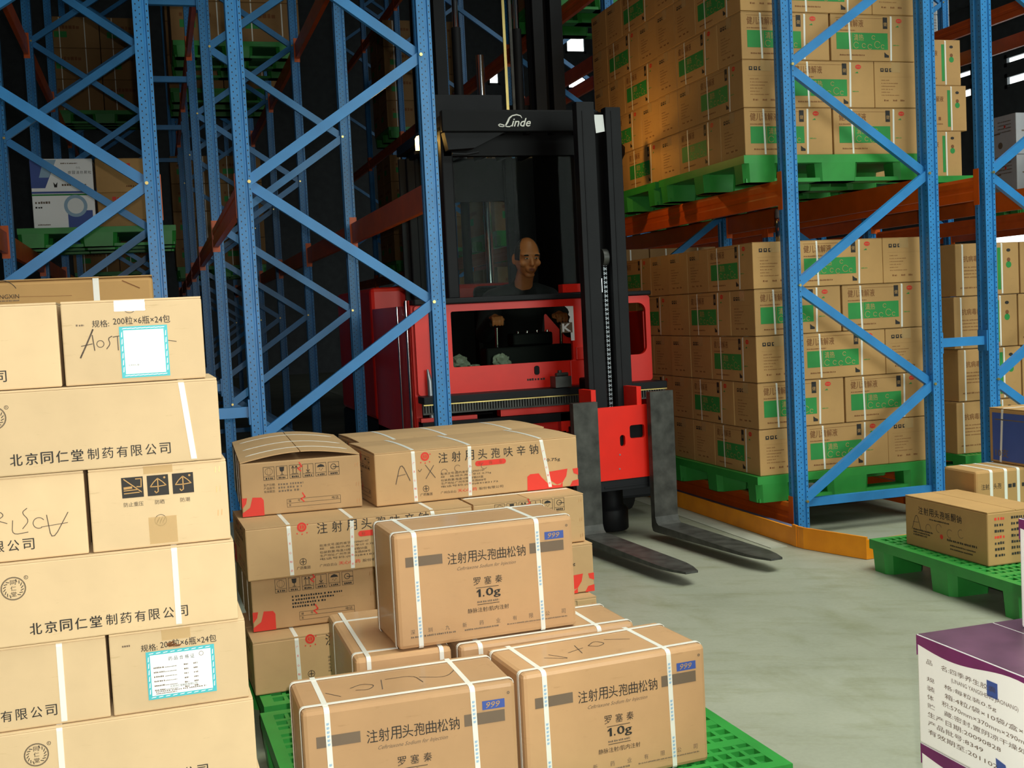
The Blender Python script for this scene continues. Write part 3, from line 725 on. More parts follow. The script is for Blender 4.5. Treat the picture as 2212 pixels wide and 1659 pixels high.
# ================================================================== long red-marked cartons
GL, GW, GH = 0.764, 0.41, 0.172
def gz_long_print(t):
    p = PR('front', GL, GW, GH)
    p.disc(0.182, 0.160, 0.0155, RD, 22); p.ring(0.182, 0.160, 0.009, 0.0015, CB, 18, 0.0002); p.line([(0.182, 0.151), (0.182, 0.167)], 0.0015, CB, 0.0003)
    for du, dv in ((-0.016, -0.02), (0.0, -0.023), (0.016, -0.02), (0.019, 0.007)): p.disc(0.182+du, 0.160+dv, 0.0024, RD, 8)
    p.row('注射用头孢呋辛钠', 0.231, 0.610, 0.132, 0.036, K, 0.004)
    n = 10; pts = [(0.474+0.0095*math.cos(-PI/2+PI*i/n), 0.1175+0.0095*math.sin(-PI/2+PI*i/n)) for i in range(n+1)] + [(0.376+0.0095*math.cos(PI/2+PI*i/n), 0.1175+0.0095*math.sin(PI/2+PI*i/n)) for i in range(n+1)]
    p.poly(pts, RD); p.row('新福欣', 0.378, 0.470, 0.111, 0.013, CB, 0.0)
    p.text('0.75g', 0.641, 0.097, 0.694, 0.111, K, 0.02)
    for i, (s, ln) in enumerate((('批准文号:国药准字H10960147', 0.40), ('规    格:按头孢呋辛计 0.75g', 0.425), ('包装数量:每盒10瓶 每箱50盒', 0.395), ('生产地址:广州市滨江东路808号', 0.405), ('电话号码:(020)84182172', 0.45))):
        v = 0.0885-0.0115*i; p.text(s, 0.236, v, ln, v+0.0082, K)
    p.text('广州白云山', 0.233, 0.0215, 0.290, 0.031, K); p.text('天心制药', 0.296, 0.0215, 0.368, 0.033, RD, 0.02); p.text('股份有限公司', 0.376, 0.0225, 0.468, 0.032, K)
    p.ring(0.180, 0.046, 0.0115, 0.0016, K, 20); p.line([(0.173, 0.046), (0.187, 0.046)], 0.0022, K); p.line([(0.180, 0.038), (0.180, 0.055)], 0.0022, K); p.text('广药集团', 0.158, 0.021, 0.202, 0.031, K, 0.01)
    # red corner device: block with a sickle cut out, and a pointed shield shape
    p.poly([(0.561, 0.0), (0.700, 0.0), (0.700, 0.018), (0.690, 0.010), (0.668, 0.0105), (0.640, 0.022), (0.618, 0.045), (0.608, 0.060), (0.575, 0.060), (0.563, 0.052)], RD)
    p.poly([(0.636, 0.0615), (0.722, 0.067), (0.716, 0.040), (0.700, 0.018), (0.678, 0.012), (0.655, 0.028)], RD, 0.0001)
    p.poly([(0.742, 0.065), (0.764, 0.066), (0.764, 0.040), (0.746, 0.048)], RD); p.poly([(0.728, 0.0), (0.764, 0.0), (0.764, 0.024), (0.740, 0.020)], RD)
    p.build('front_lettering', t)
def gz_end_print(t, face='left', rows=True):
    p = PR(face, GL, GW, GH)
    for i in range(6):
        u = 0.077+0.0442*i; a, b = 0.038, 0.046; v = 0.119
        p.frame(u, v, u+a, v+b, 0.0013, K); p.rect(u, v+0.012, u+a, v+0.0132, K); p.small(u+0.007, v+0.003, u+a-0.006, 0.006, K, i)
        c = lambda x, y: (u+a*x, v+b*y)
        if i == 0: p.ring(*c(0.5, 0.64), 0.013, 0.001, K, 18); p.ring(*c(0.5, 0.64), 0.013, 0.001, K, 14, sx=0.45)
        if i == 1: p.poly([c(0.28, 0.92), c(0.33, 0.62), c(0.5, 0.55), c(0.67, 0.62), c(0.72, 0.92)], K); p.line([c(0.5, 0.58), c(0.5, 0.36)], 0.002, K); p.line([c(0.36, 0.35), c(0.64, 0.35)], 0.002, K)
        if i == 2:
            for x in (0.32, 0.62): p.line([c(x, 0.40), c(x, 0.90)], 0.002, K); p.line([c(x-0.12, 0.75), c(x, 0.92), c(x+0.12, 0.75)], 0.002, K)
            p.line([c(0.2, 0.34), c(0.75, 0.34)], 0.002, K)
        if i == 3: p.line([c(0.5, 0.92), c(0.5, 0.42)], 0.002, K); p.line([c(0.36, 0.56), c(0.5, 0.40), c(0.64, 0.56)], 0.002, K); p.line([c(0.3, 0.34), c(0.7, 0.34)], 0.002, K)
        if i == 4:
            p.poly([c(0.15, 0.68), c(0.25, 0.82), c(0.5, 0.90), c(0.75, 0.82), c(0.85, 0.68)], K)
            for x, y in ((0.35, 0.5), (0.5, 0.42), (0.62, 0.52)): p.line([c(x, y), c(x+0.05, y+0.06)], 0.0016, K)
        if i == 5: p.ring(*c(0.48, 0.64), 0.010, 0.002, K, 18); p.line([c(0.45, 0.62), c(0.95, 0.60)], 0.0026, K)
    if rows:
        for i, s in enumerate(('生产日期:', '产品批号:', '有效期至:')): v = 0.0985-0.0115*i; p.text(s, 0.076, v, 0.115, v+0.0085, K); p.small(0.125, v, 0.21-0.006*i, 0.007, GY, i+60, 0.5)
    else:
        for i in range(4): p.small(0.13, 0.098-0.0115*i, 0.30-0.03*i, 0.007, K, i+80, 0.4)
    p.frame(0.151, 0.020, 0.335, 0.048, 0.001, K); p.rect(0.151, 0.0335, 0.335, 0.0345, K); p.text('编', 0.157, 0.037, 0.165, 0.045, K); p.text('号', 0.188, 0.037, 0.196, 0.045, K); p.text('发', 0.157, 0.023, 0.165, 0.031, K); p.text('电话', 0.305, 0.036, 0.328, 0.045, K)
    p.poly([(0.0, 0.0), (0.073, 0.0), (0.073, 0.052), (0.066, 0.062), (0.036, 0.064), (0.026, 0.030), (0.0, 0.013)], RD)
    p.poly([(0.0, 0.028), (0.014, 0.045), (0.018, 0.064), (0.0, 0.064)], RD)
    for u, v in ((0.2, 0.158), (0.205, 0.052)): p.line([(u, v+0.014), (u+0.008, v), (u-0.006, v-0.006), (u+0.004, v-0.016)], 0.004, RD)
    staples(p, 0.396, (0.148, 0.080, 0.022)); p.build('end_lettering', t)
GZ = None
def gz(label, x, y, z, th, end, arch=0.0, hand=False, rows=True, H=GH):
    """end=False: long face to the front; end=True: short end to the front"""
    if end: cx, cy = cpos(x, y, th, GW, GL); rz = th + PI/2   # local -x turned to the front
    else: cx, cy = cpos(x, y, th, GL, GW); rz = th
    t = thing('red_marked_carton', label, 'carton', (cx, cy, z), rz, 'red-marked cartons')
    carton_body(t, GL, GW, H, M_CARD_GZ, 0.004, arch=arch)
    gz_long_print(t); gz_end_print(t, 'left', rows)
    for u, sk in ((0.139, 0.003), (0.348, -0.006), (0.622, 0.03)):
        strap(t, 'y', u-GL/2, GL, GW, H, 0.013, arch=arch, skew=sk)
    p = PR('front', GL, GW, H, 0.0016)
    for u, sk in ((0.139, 0.003), (0.348, -0.006), (0.622, 0.03)):
        for i, ch in enumerate('广天心制药'): v = 0.140-0.030*i; uu = u+sk*(1-v/H); p.text(ch, uu-0.0038, v-0.0038, uu+0.0038, v+0.0038, RD)
    p.build('strap_lettering', t)
    if hand:
        p = PR('front', GL, GW, H, 0.001)
        p.line([(0.072, 0.072), (0.094, 0.150), (0.124, 0.080)], 0.0026, PN); p.line([(0.080, 0.100), (0.108, 0.104)], 0.0018, PN); p.line([(0.155, 0.115), (0.160, 0.107), (0.168, 0.117)], 0.0018, PN)
        p.line([(0.182, 0.130), (0.216, 0.082)], 0.0024, PN); p.line([(0.212, 0.126), (0.182, 0.082)], 0.0024, PN)
        for i in range(4): p.ring(0.25+0.05*i, 0.098+0.01*(i % 2), 0.012, 0.0014, PN, 10, a0=0.6*i, a1=4.2+0.5*i)
        p.build('marker_lettering', t)
    return t
R2 = math.radians
zg = [0.152+0.175*i for i in range(4)]
gz('red-marked carton at the foot of its pile, long side on, just above the green pallet', 0.222, 3.72, zg[0], R2(2), False)
gz('red-marked carton end-on at the foot of its pile, behind the wrapped cartons', 0.995, 3.745, zg[0], R2(2), True, rows=False)
gz('red-marked carton end-on with pictograms, second layer of its pile', 0.236, 3.84, zg[1], R2(1), True, rows=False)
gz('red-marked carton long side on, second layer, behind the upper wrapped carton', 0.660, 3.80, zg[1], R2(2), False)
gz('red-marked carton long side on, third layer, next to the pale pile', 0.226, 3.80, zg[2], R2(2), False)
gz('red-marked carton end-on, third layer, behind the upper wrapped carton', 0.998, 3.84, zg[2], R2(2), True, rows=False)
gz('red-marked carton end-on in the top layer, bulging flaps under three straps', 0.236, 4.03, zg[3], R2(-1.5), True, 0.026, H=0.186)
gz('red-marked carton long side on at the top, marker letters across its face', 0.688, 3.975, zg[3], R2(3.2), False, 0.004, True, H=0.186)
gz('red-marked carton at the top, behind the one with marker letters', 0.715, 4.43, zg[3], R2(3.2), False, 0.004, H=0.180)
# ================================================================== syrup cartons on the rack beside the open floor
SL, SW, SH = 0.555, 0.285, 0.262
def syrup_proto(label, loc, rotz):
    t = thing('syrup_carton', label, 'carton', loc, rotz, 'syrup cartons'); carton_body(t, SL, SW, SH, M_CARD_BROWN, 0.004)
    p = PR('front', SL, SW, SH)
    p.rect(0.035, 0.242, 0.36, 0.2435, BR); p.text('健儿清解液', 0.036, 0.192, 0.215, 0.234, BR, 0.02); p.small(0.036, 0.170, 0.16, 0.006, BR, 1)
    p.rect(0.036, 0.066, 0.135, 0.160, GN); p.rect(0.138, 0.066, 0.375, 0.160, GN); p.text('清热', 0.150, 0.115, 0.215, 0.152, CB, 0.0, 0, 0.0002)
    for u, v, r in ((0.165, 0.090, 0.018), (0.215, 0.088, 0.013), (0.255, 0.082, 0.015), (0.305, 0.095, 0.02), (0.34, 0.084, 0.012), (0.28, 0.135, 0.012)): p.ring(u, v, r, 0.0025, CB, 16, 0.0002, 0.4, 5.6)
    p.rect(0.345, 0.185, 0.375, 0.250, K); p.text('健', 0.349, 0.200, 0.371, 0.222, CB, 0, 0, 0.0002); p.disc(0.452, 0.232, 0.013, RD, 18, 0, 1.5); p.text('神苗', 0.438, 0.228, 0.467, 0.236, CB, 0, 0, 0.0002)
    p.poly([(0.428, 0.196), (0.446, 0.206), (0.452, 0.196)], GN); p.poly([(0.350, 0.022), (0.380, 0.022), (0.380, 0.034), (0.366, 0.040), (0.350, 0.052)], K)
    p.small(0.055, 0.030, 0.22, 0.008, BR, 2); p.small(0.41, 0.09, 0.45, 0.006, GN, 3); p.build('front_lettering', t)
    for f in ('left', 'right'):
        p = PR(f, SL, SW, SH)
        for i in range(3): p.rect(0.040+0.030*i, 0.205, 0.062+0.030*i, 0.226, K); p.disc(0.051+0.030*i, 0.217, 0.005, CB, 10, 0.0002)
        p.rect(0.03, 0.176, 0.25, 0.1765, BR)
        for i in range(6): p.small(0.045, 0.155-0.017*i, 0.10+0.02*((i*3) % 4), 0.005, BR, i+5, 0.6)
        for u in (0.06, 0.12, 0.17): p.small(u, 0.038, u+0.03, 0.01, BR, int(u*100))
        p.build('end_lettering', t)
    # adhesive tape closing the flaps runs a little down both ends
    for f in ('left', 'right'):
        p = PR(f, SL, SW, SH, 0.001); p.rect(SW/2-0.03, SH-0.06, SW/2+0.03, SH-0.002, TP); p.build('packing_tape', t)
    strap(t, 'y', 0.12-SL/2, SL, SW, SH, 0.011, slack=0.0008, skew=0.006); strap(t, 'y', 0.40-SL/2, SL, SW, SH, 0.011, slack=0.0008, skew=-0.006)
    return t
SY = None
def syrup(label, x, y, z, rz):
    global SY
    if SY is None: SY = syrup_proto(label, (x, y, z), rz); return SY
    return dup(SY, (x, y, z), rz, label)
COURSE = ['bottom', 'second', 'third', 'fourth', 'fifth']
def syrup_stack(where, x0, y0, z0, start_q, rows, cols_front=True, depth=2):
    """interlocked courses; only the cartons the outside of the pile shows: the front row and the aisle-side column"""
    g = 0.003; rj = random.Random(int(x0*100+y0*10+z0*7))
    for r in range(rows):
        z = z0 + 0.265*r; q = (r % 2 == 0) == start_q; c = COURSE[r]
        j = lambda: rj.uniform(-0.0012, 0.0012); jr = lambda: rj.uniform(-0.003, 0.003)
        if q:   # short, long, short across the front; the corner cartons run back along the aisle
            if True: syrup('syrup carton end-on at the aisle corner, %s course, %s' % (c, where), x0+SW/2+j(), y0+SL/2+j(), z, -PI/2+jr())
            if cols_front:
                syrup('syrup carton mid-front, %s course, %s' % (c, where), x0+SW+g+SL/2+j(), y0+SW/2+j(), z, jr())
                syrup('syrup carton end-on at the inner front corner, %s course, %s' % (c, where), x0+SW+SL+2*g+SW/2+j(), y0+SL/2+j(), z, -PI/2+jr())
            syrup('syrup carton behind the aisle corner, end showing, %s course, %s' % (c, where), x0+SL/2+j(), y0+SL+g+SW/2+j(), z, jr())
            if depth > 1: syrup('syrup carton third along the aisle, end showing, %s course, %s' % (c, where), x0+SL/2+j(), y0+SL+2*g+SW*1.5, z, jr())
        else:
            syrup('syrup carton long side on at the aisle corner, %s course, %s' % (c, where), x0+SL/2+j(), y0+SW/2+j(), z, jr())
            if cols_front: syrup('syrup carton long side on at the inner front, %s course, %s' % (c, where), x0+SL*1.5+g+0.008, y0+SW/2+j(), z, jr())
            syrup('syrup carton behind the aisle corner, green band showing, %s course, %s' % (c, where), x0+SW/2+j(), y0+SW+g+SL/2, z, -PI/2+jr())
            if depth > 1: syrup('syrup carton third along the aisle, end showing, %s course, %s' % (c, where), x0+SL/2+j(), y0+SW+SL+2*g+SW/2, z, jr())
zlo, zhi = 0.18, 1.985
pallet('green plastic pallet on the floor-tier beams under the lower syrup pile', (3.785, 6.42, zlo+0.001), 0, 1.20, 1.15)
syrup_stack('lower first pile', 3.215, 5.862, zlo+0.152, True, 5)
pallet('green plastic pallet on the floor-tier beams behind the first syrup pile', (3.785, 7.60, zlo+0.001), 0, 1.20, 1.10)
syrup_stack('lower second pile', 3.225, 7.008, zlo+0.152, False, 5, False)
pallet('green plastic pallet on the first-tier beams under the upper syrup pile', (3.775, 6.42, zhi+0.001), 0, 1.20, 1.15)
syrup_stack('upper first pile', 3.195, 5.862, zhi+0.152, False, 5)
pallet('green plastic pallet on the first-tier beams behind the upper syrup pile', (3.775, 7.60, zhi+0.001), 0, 1.20, 1.10)
syrup_stack('upper second pile', 3.205, 7.008, zhi+0.152, True, 5, False)

# ================================================================== oral liquid cartons in the row beyond
OL, OW, OH = 0.46, 0.40, 0.316
OR = None
def oral(label, x, y, z, rz=0):
    global OR
    if OR is not None: return dup(OR, (x, y, z), rz, label)
    t = OR = thing('oral_liquid_carton', label, 'carton', (x, y, z), rz, 'oral liquid cartons'); carton_body(t, OL, OW, OH, M_CARD_BROWN, 0.004)
    p = PR('front', OL, OW, OH); p.text('抗病毒口服液', 0.055, 0.205, 0.270, 0.243, BR, 0.02); p.rect(0.302, 0.03, 0.326, 0.285, GN); p.disc(0.385, 0.268, 0.010, K, 16, 0, 1.5)
    p.disc(0.385, 0.18, 0.02, GN, 14); p.disc(0.385, 0.21, 0.013, BR, 12); 
    for i in range(4): p.small(0.06, 0.17-0.02*i, 0.20-0.02*(i % 2), 0.007, BR, i+40, 0.5)
    p.small(0.03, 0.045, 0.26, 0.009, BR, 50, 0.3); p.rect(0.225, 0.075, 0.245, 0.098, BR); p.build('front_lettering', t)
    strap(t, 'y', 0.335-OL/2, OL, OW, OH, 0.011); strap(t, 'y', 0.05-OL/2, OL, OW, OH, 0.011)
    return t
pallet('green plastic pallet on the floor-tier beams under the oral liquid cartons', (5.10, 6.42, zlo+0.001), 0, 1.0, 1.1)
for r in range(4):
    for i, x in enumerate((4.845, 5.315)):
        oral('green-striped oral liquid carton, %s course, lower pile, %s' % (COURSE[r], ('beside the blue spacer bar', 'beyond the far upright')[i]), x + (0.012 if r % 2 else -0.008), 6.15, zlo+0.152+0.32*r)
pallet('green plastic pallet on the first-tier beams under the upper oral liquid cartons', (5.10, 7.52, zhi+0.001), 0, 1.0, 1.1)
for r in range(3):
    for i, x in enumerate((4.86, 5.325)):
        oral('green-striped oral liquid carton, %s course, upper pile, %s' % (COURSE[r], ('tucked behind the syrup pile', 'showing its green stripe')[i]), x + (-0.02, 0.03, -0.01)[r], 7.22, zhi+0.152+0.318*r)

# ================================================================== plain loads deeper in the warehouse
QL, QW, QH = 0.58, 0.50, 0.36
QC = {}
def plain(label, x, y, z, rz, key='dull_carton', mat=None, group='plain cartons on far shelves'):
    if key in QC: return dup(QC[key], (x, y, z), rz, label, group)
    t = QC[key] = thing(key, label, 'carton', (x, y, z), rz, group); carton_body(t, QL, QW, QH, mat or M_CARD_DARK, 0.004)
    for f, wd in (('front', QL), ('left', QW), ('right', QW)):
        p = PR(f, QL, QW, QH)
        if key == 'grey_carton':
            p.poly([(0.08, 0.05), (0.20, 0.30), (0.23, 0.28), (0.14, 0.05)], K); p.rect(0.06, 0.20, 0.30, 0.212, GY); p.disc(0.30, 0.10, 0.03, GY, 12); p.disc(0.36, 0.26, 0.012, RD, 10)
            for i in range(4): p.small(0.27, 0.30-0.03*i, wd-0.06, 0.010, GY, i+3)
        else:
            p.small(0.08, 0.22, 0.36, 0.04, BR, 4); p.rect(0.08, 0.12, 0.22, 0.19, GN if key == 'dull_carton' else BR)
        p.build('front_lettering' if f == 'front' else 'end_lettering', t)
    for u in (0.14, 0.42): strap(t, 'y', u-QL/2, QL, QW, QH, 0.011)
    return t
M_GREYBOX = cardboard('grey_printed_carton', srgb(176, 176, 178))
def load(where, xc, y0, z0, nx, ny, nz, key='dull_carton', mat=None, pal=True, group=None):
    if pal: pallet('green plastic pallet with plain cartons, %s' % where, (xc, y0+ny*(QW+0.008)/2, z0+0.001), 0, 1.15, ny*(QW+0.008)+0.02)
    for k in range(nz):
        for i in range(nx):
            for jn in range(ny):
                if 0 < i < nx-1 and jn > 0: continue
                px = ('aisle end', 'inner end', 'middle')[0 if i == 0 else 1 if i == nx-1 else 2]; py = ('front', 'rear')[min(jn, 1)] if ny > 1 else 'single row'
                plain('%s, %s, %s course, %s %s' % ('grey printed carton' if key == 'grey_carton' else 'dull carton', where, COURSE[k], py, px), xc+(i-(nx-1)/2)*(QL+0.008), y0+(jn+0.5)*(QW+0.008), z0+0.152+k*(QH+0.004), 0, key, mat, group or 'plain cartons on far shelves')
z2 = 3.82
load('second tier behind the pale pile', -0.43, 14.75, z2, 2, 1, 3)
load('truck row second tier, third bay', 0.88, 11.2, z2, 2, 2, 3)
load('truck row second tier, fourth bay', 0.88, 13.4, z2, 2, 2, 3)
load('truck row first tier, fifth bay', 0.88, 16.0, 2.0, 2, 2, 4)
load('first tier behind the pale pile', -0.43, 16.6, 2.0, 2, 2, 4)
load('syrup row second tier, second bay', 3.81, 9.2, z2, 2, 2, 4)
for b, y in ((3, 10.95), (4, 13.45), (5, 15.95)):
    for tier, z in (('floor tier', zlo), ('first tier', zhi), ('second tier', z2)):
        if z == z2 and b < 5: continue
        load('syrup row %s, %s bay' % (tier, ORD[b-1]), 3.80, y, z, 2, 2, 3 if z == zhi and b == 3 else 4)
load('syrup row first tier, second bay', 3.80, 8.6, zhi, 2, 2, 2)
load('syrup row floor tier, second bay', 3.80, 8.6, zlo, 2, 2, 4)
# row across the next aisle with grey printed cartons
load('next aisle first tier, second bay', 7.90, 8.55, zhi, 2, 1, 2, 'grey_carton', M_GREYBOX, group='grey printed cartons')
load('next aisle first tier, first bay', 7.90, 6.2, zhi, 2, 1, 4, 'grey_carton', group='grey printed cartons')
load('next aisle second tier, third bay', 7.90, 10.9, z2, 2, 1, 2, 'grey_carton', group='grey printed cartons')

# ================================================================== small pallet and cartons by the guard rail
pallet('green plastic pallet on the open floor by the guard rail', (3.80, 4.28, 0), R2(-1.5), 1.18, 1.08, runners=False)
L, W, H = 0.567, 0.29, 0.232
t = thing('antibiotic_carton', 'brown carton with marker writing on the open-floor pallet', 'carton', (3.302+W/2, 4.085+L/2, 0.151), R2(-90.0), None)
carton_body(t, L, W, H, M_CARD_BROWN, 0.006)
p = PR('front', L, W, H); p.row('注射用头孢哌酮钠', 0.10, 0.40, 0.158, 0.034, K, 0.02); p.small(0.18, 0.140, 0.32, 0.007, K, 1)
p.line([(0.05, 0.08), (0.085, 0.165), (0.115, 0.085)], 0.003, PN); p.line([(0.06, 0.115), (0.10, 0.118)], 0.002, PN)
for i in range(4): p.ring(0.17+0.075*i, 0.10+0.012*(i % 2), 0.02, 0.002, PN, 12, a0=0.4*i, a1=4.4+0.4*i)
for i in range(3): p.small(0.06, 0.078-0.012*i, 0.20-0.02*i, 0.008, K, i+2)
p.disc(0.262, 0.077, 0.011, RD, 12); p.small(0.30, 0.066, 0.50, 0.010, K, 8); p.small(0.32, 0.046, 0.49, 0.007, K, 9); p.small(0.32, 0.030, 0.47, 0.007, K, 10); p.build('front_lettering', t)
p = PR('right', L, W, H)
for i in range(7):
    v = 0.195-0.026*i; p.small(0.035, v, 0.085, 0.012, RD if i in (0, 3) else K, i); p.small(0.12, v, 0.20 - 0.01*(i % 3), 0.012, K, i+20); p.small(0.215, v, 0.27, 0.010, RD if i % 2 else K, i+30)
p.build('end_lettering', t)
L, W, H = 0.62, 0.24, 0.325
t = thing('two_strap_carton', 'brown carton with two white straps behind the open-floor pallet\'s front carton', 'carton', (3.93, 4.66, 0.151), R2(-1.5)); carton_body(t, L, W, H, M_CARD_BROWN, 0.012, flaps=False)
p = PR('front', L, W, H); p.text('注射用头孢', 0.03, 0.235, 0.14, 0.262, K); p.small(0.16, 0.235, 0.30, 0.02, K, 3); p.build('front_lettering', t)
for u in (0.085, 0.165, 0.235, 0.5): strap(t, 'y', u-L/2, L, W, H, 0.016)
L, W, H = 0.27, 0.30, 0.268
t = thing('blue_panel_carton', 'carton with blue printed panel and white strap, on the two-strap carton', 'carton', (4.040, 4.645, 0.478), -PI/2); carton_body(t, L, W, H, M_CARD_BROWN, 0.005)
p = PR('front', L, W, H); p.rect(0.022, 0.012, 0.255, 0.245, BL); p.text('10支', 0.04, 0.03, 0.13, 0.07, GY, 0.02, 0, 0.0003); p.rect(0.04, 0.21, 0.24, 0.215, GY, 0.0003); p.build('front_lettering', t)
strap(t, 'y', 0.095-L/2, L, W, H, 0.014, skew=-0.02)

# steel flask standing on the lower syrup pile
t = thing('vacuum_flask', 'stainless steel flask standing on the lower syrup pile by the upright', 'flask', (3.535, 6.09, 1.6545))
def lathe(prof, n=20):
    mb = MB(); vs = []; fs = []
    for r, z in prof: vs += [(r*math.cos(2*PI*k/n), r*math.sin(2*PI*k/n), z) for k in range(n)]
    for i in range(len(prof)-1):
        for k in range(n): fs.append((i*n+k, i*n+(k+1) % n, (i+1)*n+(k+1) % n, (i+1)*n+k))
    mb.add(vs, fs, 0, True); mb.add(vs[:n], [tuple(range(n))[::-1]]); mb.add(vs[-n:], [tuple(range(n))]); return mb
lathe([(0.033, 0), (0.035, 0.004), (0.035, 0.130), (0.031, 0.142), (0.031, 0.150)]).build('flask_body', M_CHROME, t)
lathe([(0.032, 0.150), (0.033, 0.153), (0.033, 0.196), (0.029, 0.203), (0.004, 0.205)]).build('flask_cup', M_STEEL, t)

# ================================================================== white and purple cartons at the near corner
WL, WW, WH_ = 0.52, 0.38, 0.230
pallet('green plastic pallet under the white and purple cartons', (1.95, 1.52, 0), 0, 1.0, 1.2)
def wave_print(t):
    for f, l in (('front', WL), ('left', WW), ('right', WW)):
        p = PR(f, WL, WW, WH_); n = 26; top = []; 
        for i in range(n+1):
            u = l*i/n; x = u/l
            top.append((u, 0.212-0.014*math.sin(2.6*PI*x+0.2)*(0.5+x*0.8)-0.010*x))
        for (a, b), (c, d) in zip(top, top[1:]): p.poly([(a, b), (c, d), (c, WH_-0.001), (a, WH_-0.001)], PU)
        if f == 'front':
            for i, (s, ln) in enumerate((('品    名:四季养生胶囊', 0.24), ('(LINANG YANGSHENG JIAONANG)', 0.30), ('规    格:每粒装0.5g', 0.24), ('装    箱:4粒/袋×10袋/盒×40盒/箱', 0.40), ('体    积:570mm×370mm×290mm', 0.33), ('贮    藏:密封,置阴凉干燥处', 0.32), ('生产日期:20090828', 0.25), ('产品批号:8349', 0.20), ('有效期至:201102', 0.24))):
                v = 0.176-0.0185*i; u0 = 0.110 if i == 1 else 0.032; p.text(s, u0, v, ln, v+0.011, GY)
            p.rect(0.215, 0.165, 0.245, 0.196, BL); p.poly([(0.24, 0.0), (0.275, 0.0), (0.262, 0.045), (0.235, 0.05)], BL)
        p.build('front_lettering' if f == 'front' else 'end_lettering', t)
    p = PR('top', WL, WW, WH_, 0.0008); p.rect(0.002, 0.002, WL-0.002, WW/2-0.002, 14); p.rect(0.002, WW/2+0.002, WL-0.002, WW-0.002, 14)
    p.mb.build('top_print', INKS+[M_PURPLETOP], t)
wp = None
for lab, x, y, z in (('white carton with purple wave at the foot of the near pile', 1.476, 2.05, 0.152), ('white carton with purple wave and top, printed lines facing the open floor', 1.473, 2.05, 0.384), ('white carton with purple wave set back on top of the near pile', 1.688, 1.992, 0.616)):
    loc = (x+WW/2, y-WL/2, z)
    if wp is None:
        wp = thing('wave_carton', lab, 'carton', loc, -PI/2, 'white and purple cartons'); carton_body(wp, WL, WW, WH_, M_WHITEBOX, 0.005); wave_print(wp)
    else: dup(wp, loc, -PI/2, lab)

# white cartons with blue printing, on the first tier behind the pale pile
pallet('green plastic pallet carrying the white and blue cartons behind the pale pile', (-0.39, 10.05, 2.001), 0, 1.16, 0.98)
L, W, H = 0.45, 0.40, 0.262
def blue_white(label, z, kind):
    t = thing('blue_white_carton', label, 'carton', (-0.625, 9.80, z), 0, None); carton_body(t, L, W, H, M_WHITEBOX, 0.004); p = PR('front', L, W, H)
    if kind:
        p.poly([(0, 0.04), (0.10, 0.04), (0.19, 0.255), (0, 0.255)], BL); p.poly([(0.06, 0.12), (0.13, 0.12), (0.19, 0.255), (0.10, 0.255)], PB, 0.0002)
        p.row('感冒清热颗粒', 0.27, 0.44, 0.145, 0.024, K); p.text('小儿', 0.33, 0.185, 0.36, 0.203, K); p.small(0.22, 0.222, 0.34, 0.010, GY, 3); p.poly([(0.16, 0.085), (0.175, 0.065), (0.19, 0.085), (0.185, 0.045), (0.165, 0.045)], K); p.small(0.22, 0.055, 0.40, 0.016, GY, 5); p.rect(0.0, 0.0, L, 0.014, BL)
    else:
        p.rect(0.25, 0.0, 0.43, 0.13, BL); p.disc(0.31, 0.165, 0.085, PB, 30, 0.0002); p.disc(0.31, 0.165, 0.06, WH, 30, 0.0004); p.small(0.02, 0.185, 0.13, 0.018, GY, 4); p.small(0.02, 0.15, 0.07, 0.014, K, 6); p.small(0.03, 0.02, 0.12, 0.010, GY, 7)
        p.rect(0.0, 0.245, L, 0.257, GN)
    p.build('front_lettering', t)
blue_white('white carton with navy square and pale disc, under the other white one', 2.153, 0)
blue_white('white carton with blue slanting corner, on top of the navy-square one', 2.4165, 1)
for i, (z, w) in enumerate(((2.153, 'lower'), (2.4165, 'upper'))):
    t = thing('small_brown_carton', '%s brown carton beside the white and blue cartons' % w, 'carton', (-0.165, 9.80, z), 0, None); carton_body(t, 0.43, 0.40, 0.262, M_CARD_BROWN, 0.004)
    p = PR('front', 0.43, 0.40, 0.262); p.small(0.11, 0.20, 0.26, 0.03, RD, 2); p.small(0.22, 0.04, 0.38, 0.014, BR, 3); p.build('front_lettering', t)
# ================================================================== forklift with raised operator cab
TO = Vector((2.19, 7.3, 0))
T = thing('forklift_truck', 'red and charcoal high-reach forklift truck facing out of the aisle between the racks', 'forklift', TO)
def tp(mb, name, mat, parent=None, bevel=0, **kw):
    o = mb.build(name, mat, parent or T, bevel=bevel, **kw)
    if parent is None: o.location = -TO
    return o
def rrect(u0, v0, u1, v1, r, n=5):
    out = []
    for cx, cy, a in ((u1-r, v0+r, -PI/2), (u1-r, v1-r, 0), (u0+r, v1-r, PI/2), (u0+r, v0+r, PI)):
        out += [(cx+r*math.cos(a+PI/2*i/n), cy+r*math.sin(a+PI/2*i/n)) for i in range(n+1)]
    return out
def plate(outline, holes, y0, y1):
    """flat sheet in the x-z plane with holes, from y0 to y1 (a filled 2-D curve given thickness)"""
    c = bpy.data.curves.new('sheet', 'CURVE'); c.dimensions = '2D'; c.fill_mode = 'BOTH'; c.extrude = abs(y1-y0)/2
    for pts in [outline]+holes:
        s = c.splines.new('POLY'); s.points.add(len(pts)-1); s.use_cyclic_u = True
        for i, q in enumerate(pts): s.points[i].co = (q[0], q[1], 0, 1)
    o = bpy.data.objects.new('sheet', c); COL.objects.link(o)
    me = bpy.data.meshes.new_from_object(o.evaluated_get(bpy.context.evaluated_depsgraph_get()))
    mb = MB(); ym = (y0+y1)/2
    mb.add([(v.co.x, ym - v.co.z, v.co.y) for v in me.vertices], [tuple(p.vertices) for p in me.polygons])
    bpy.data.objects.remove(o); bpy.data.curves.remove(c); bpy.data.meshes.remove(me); return mb
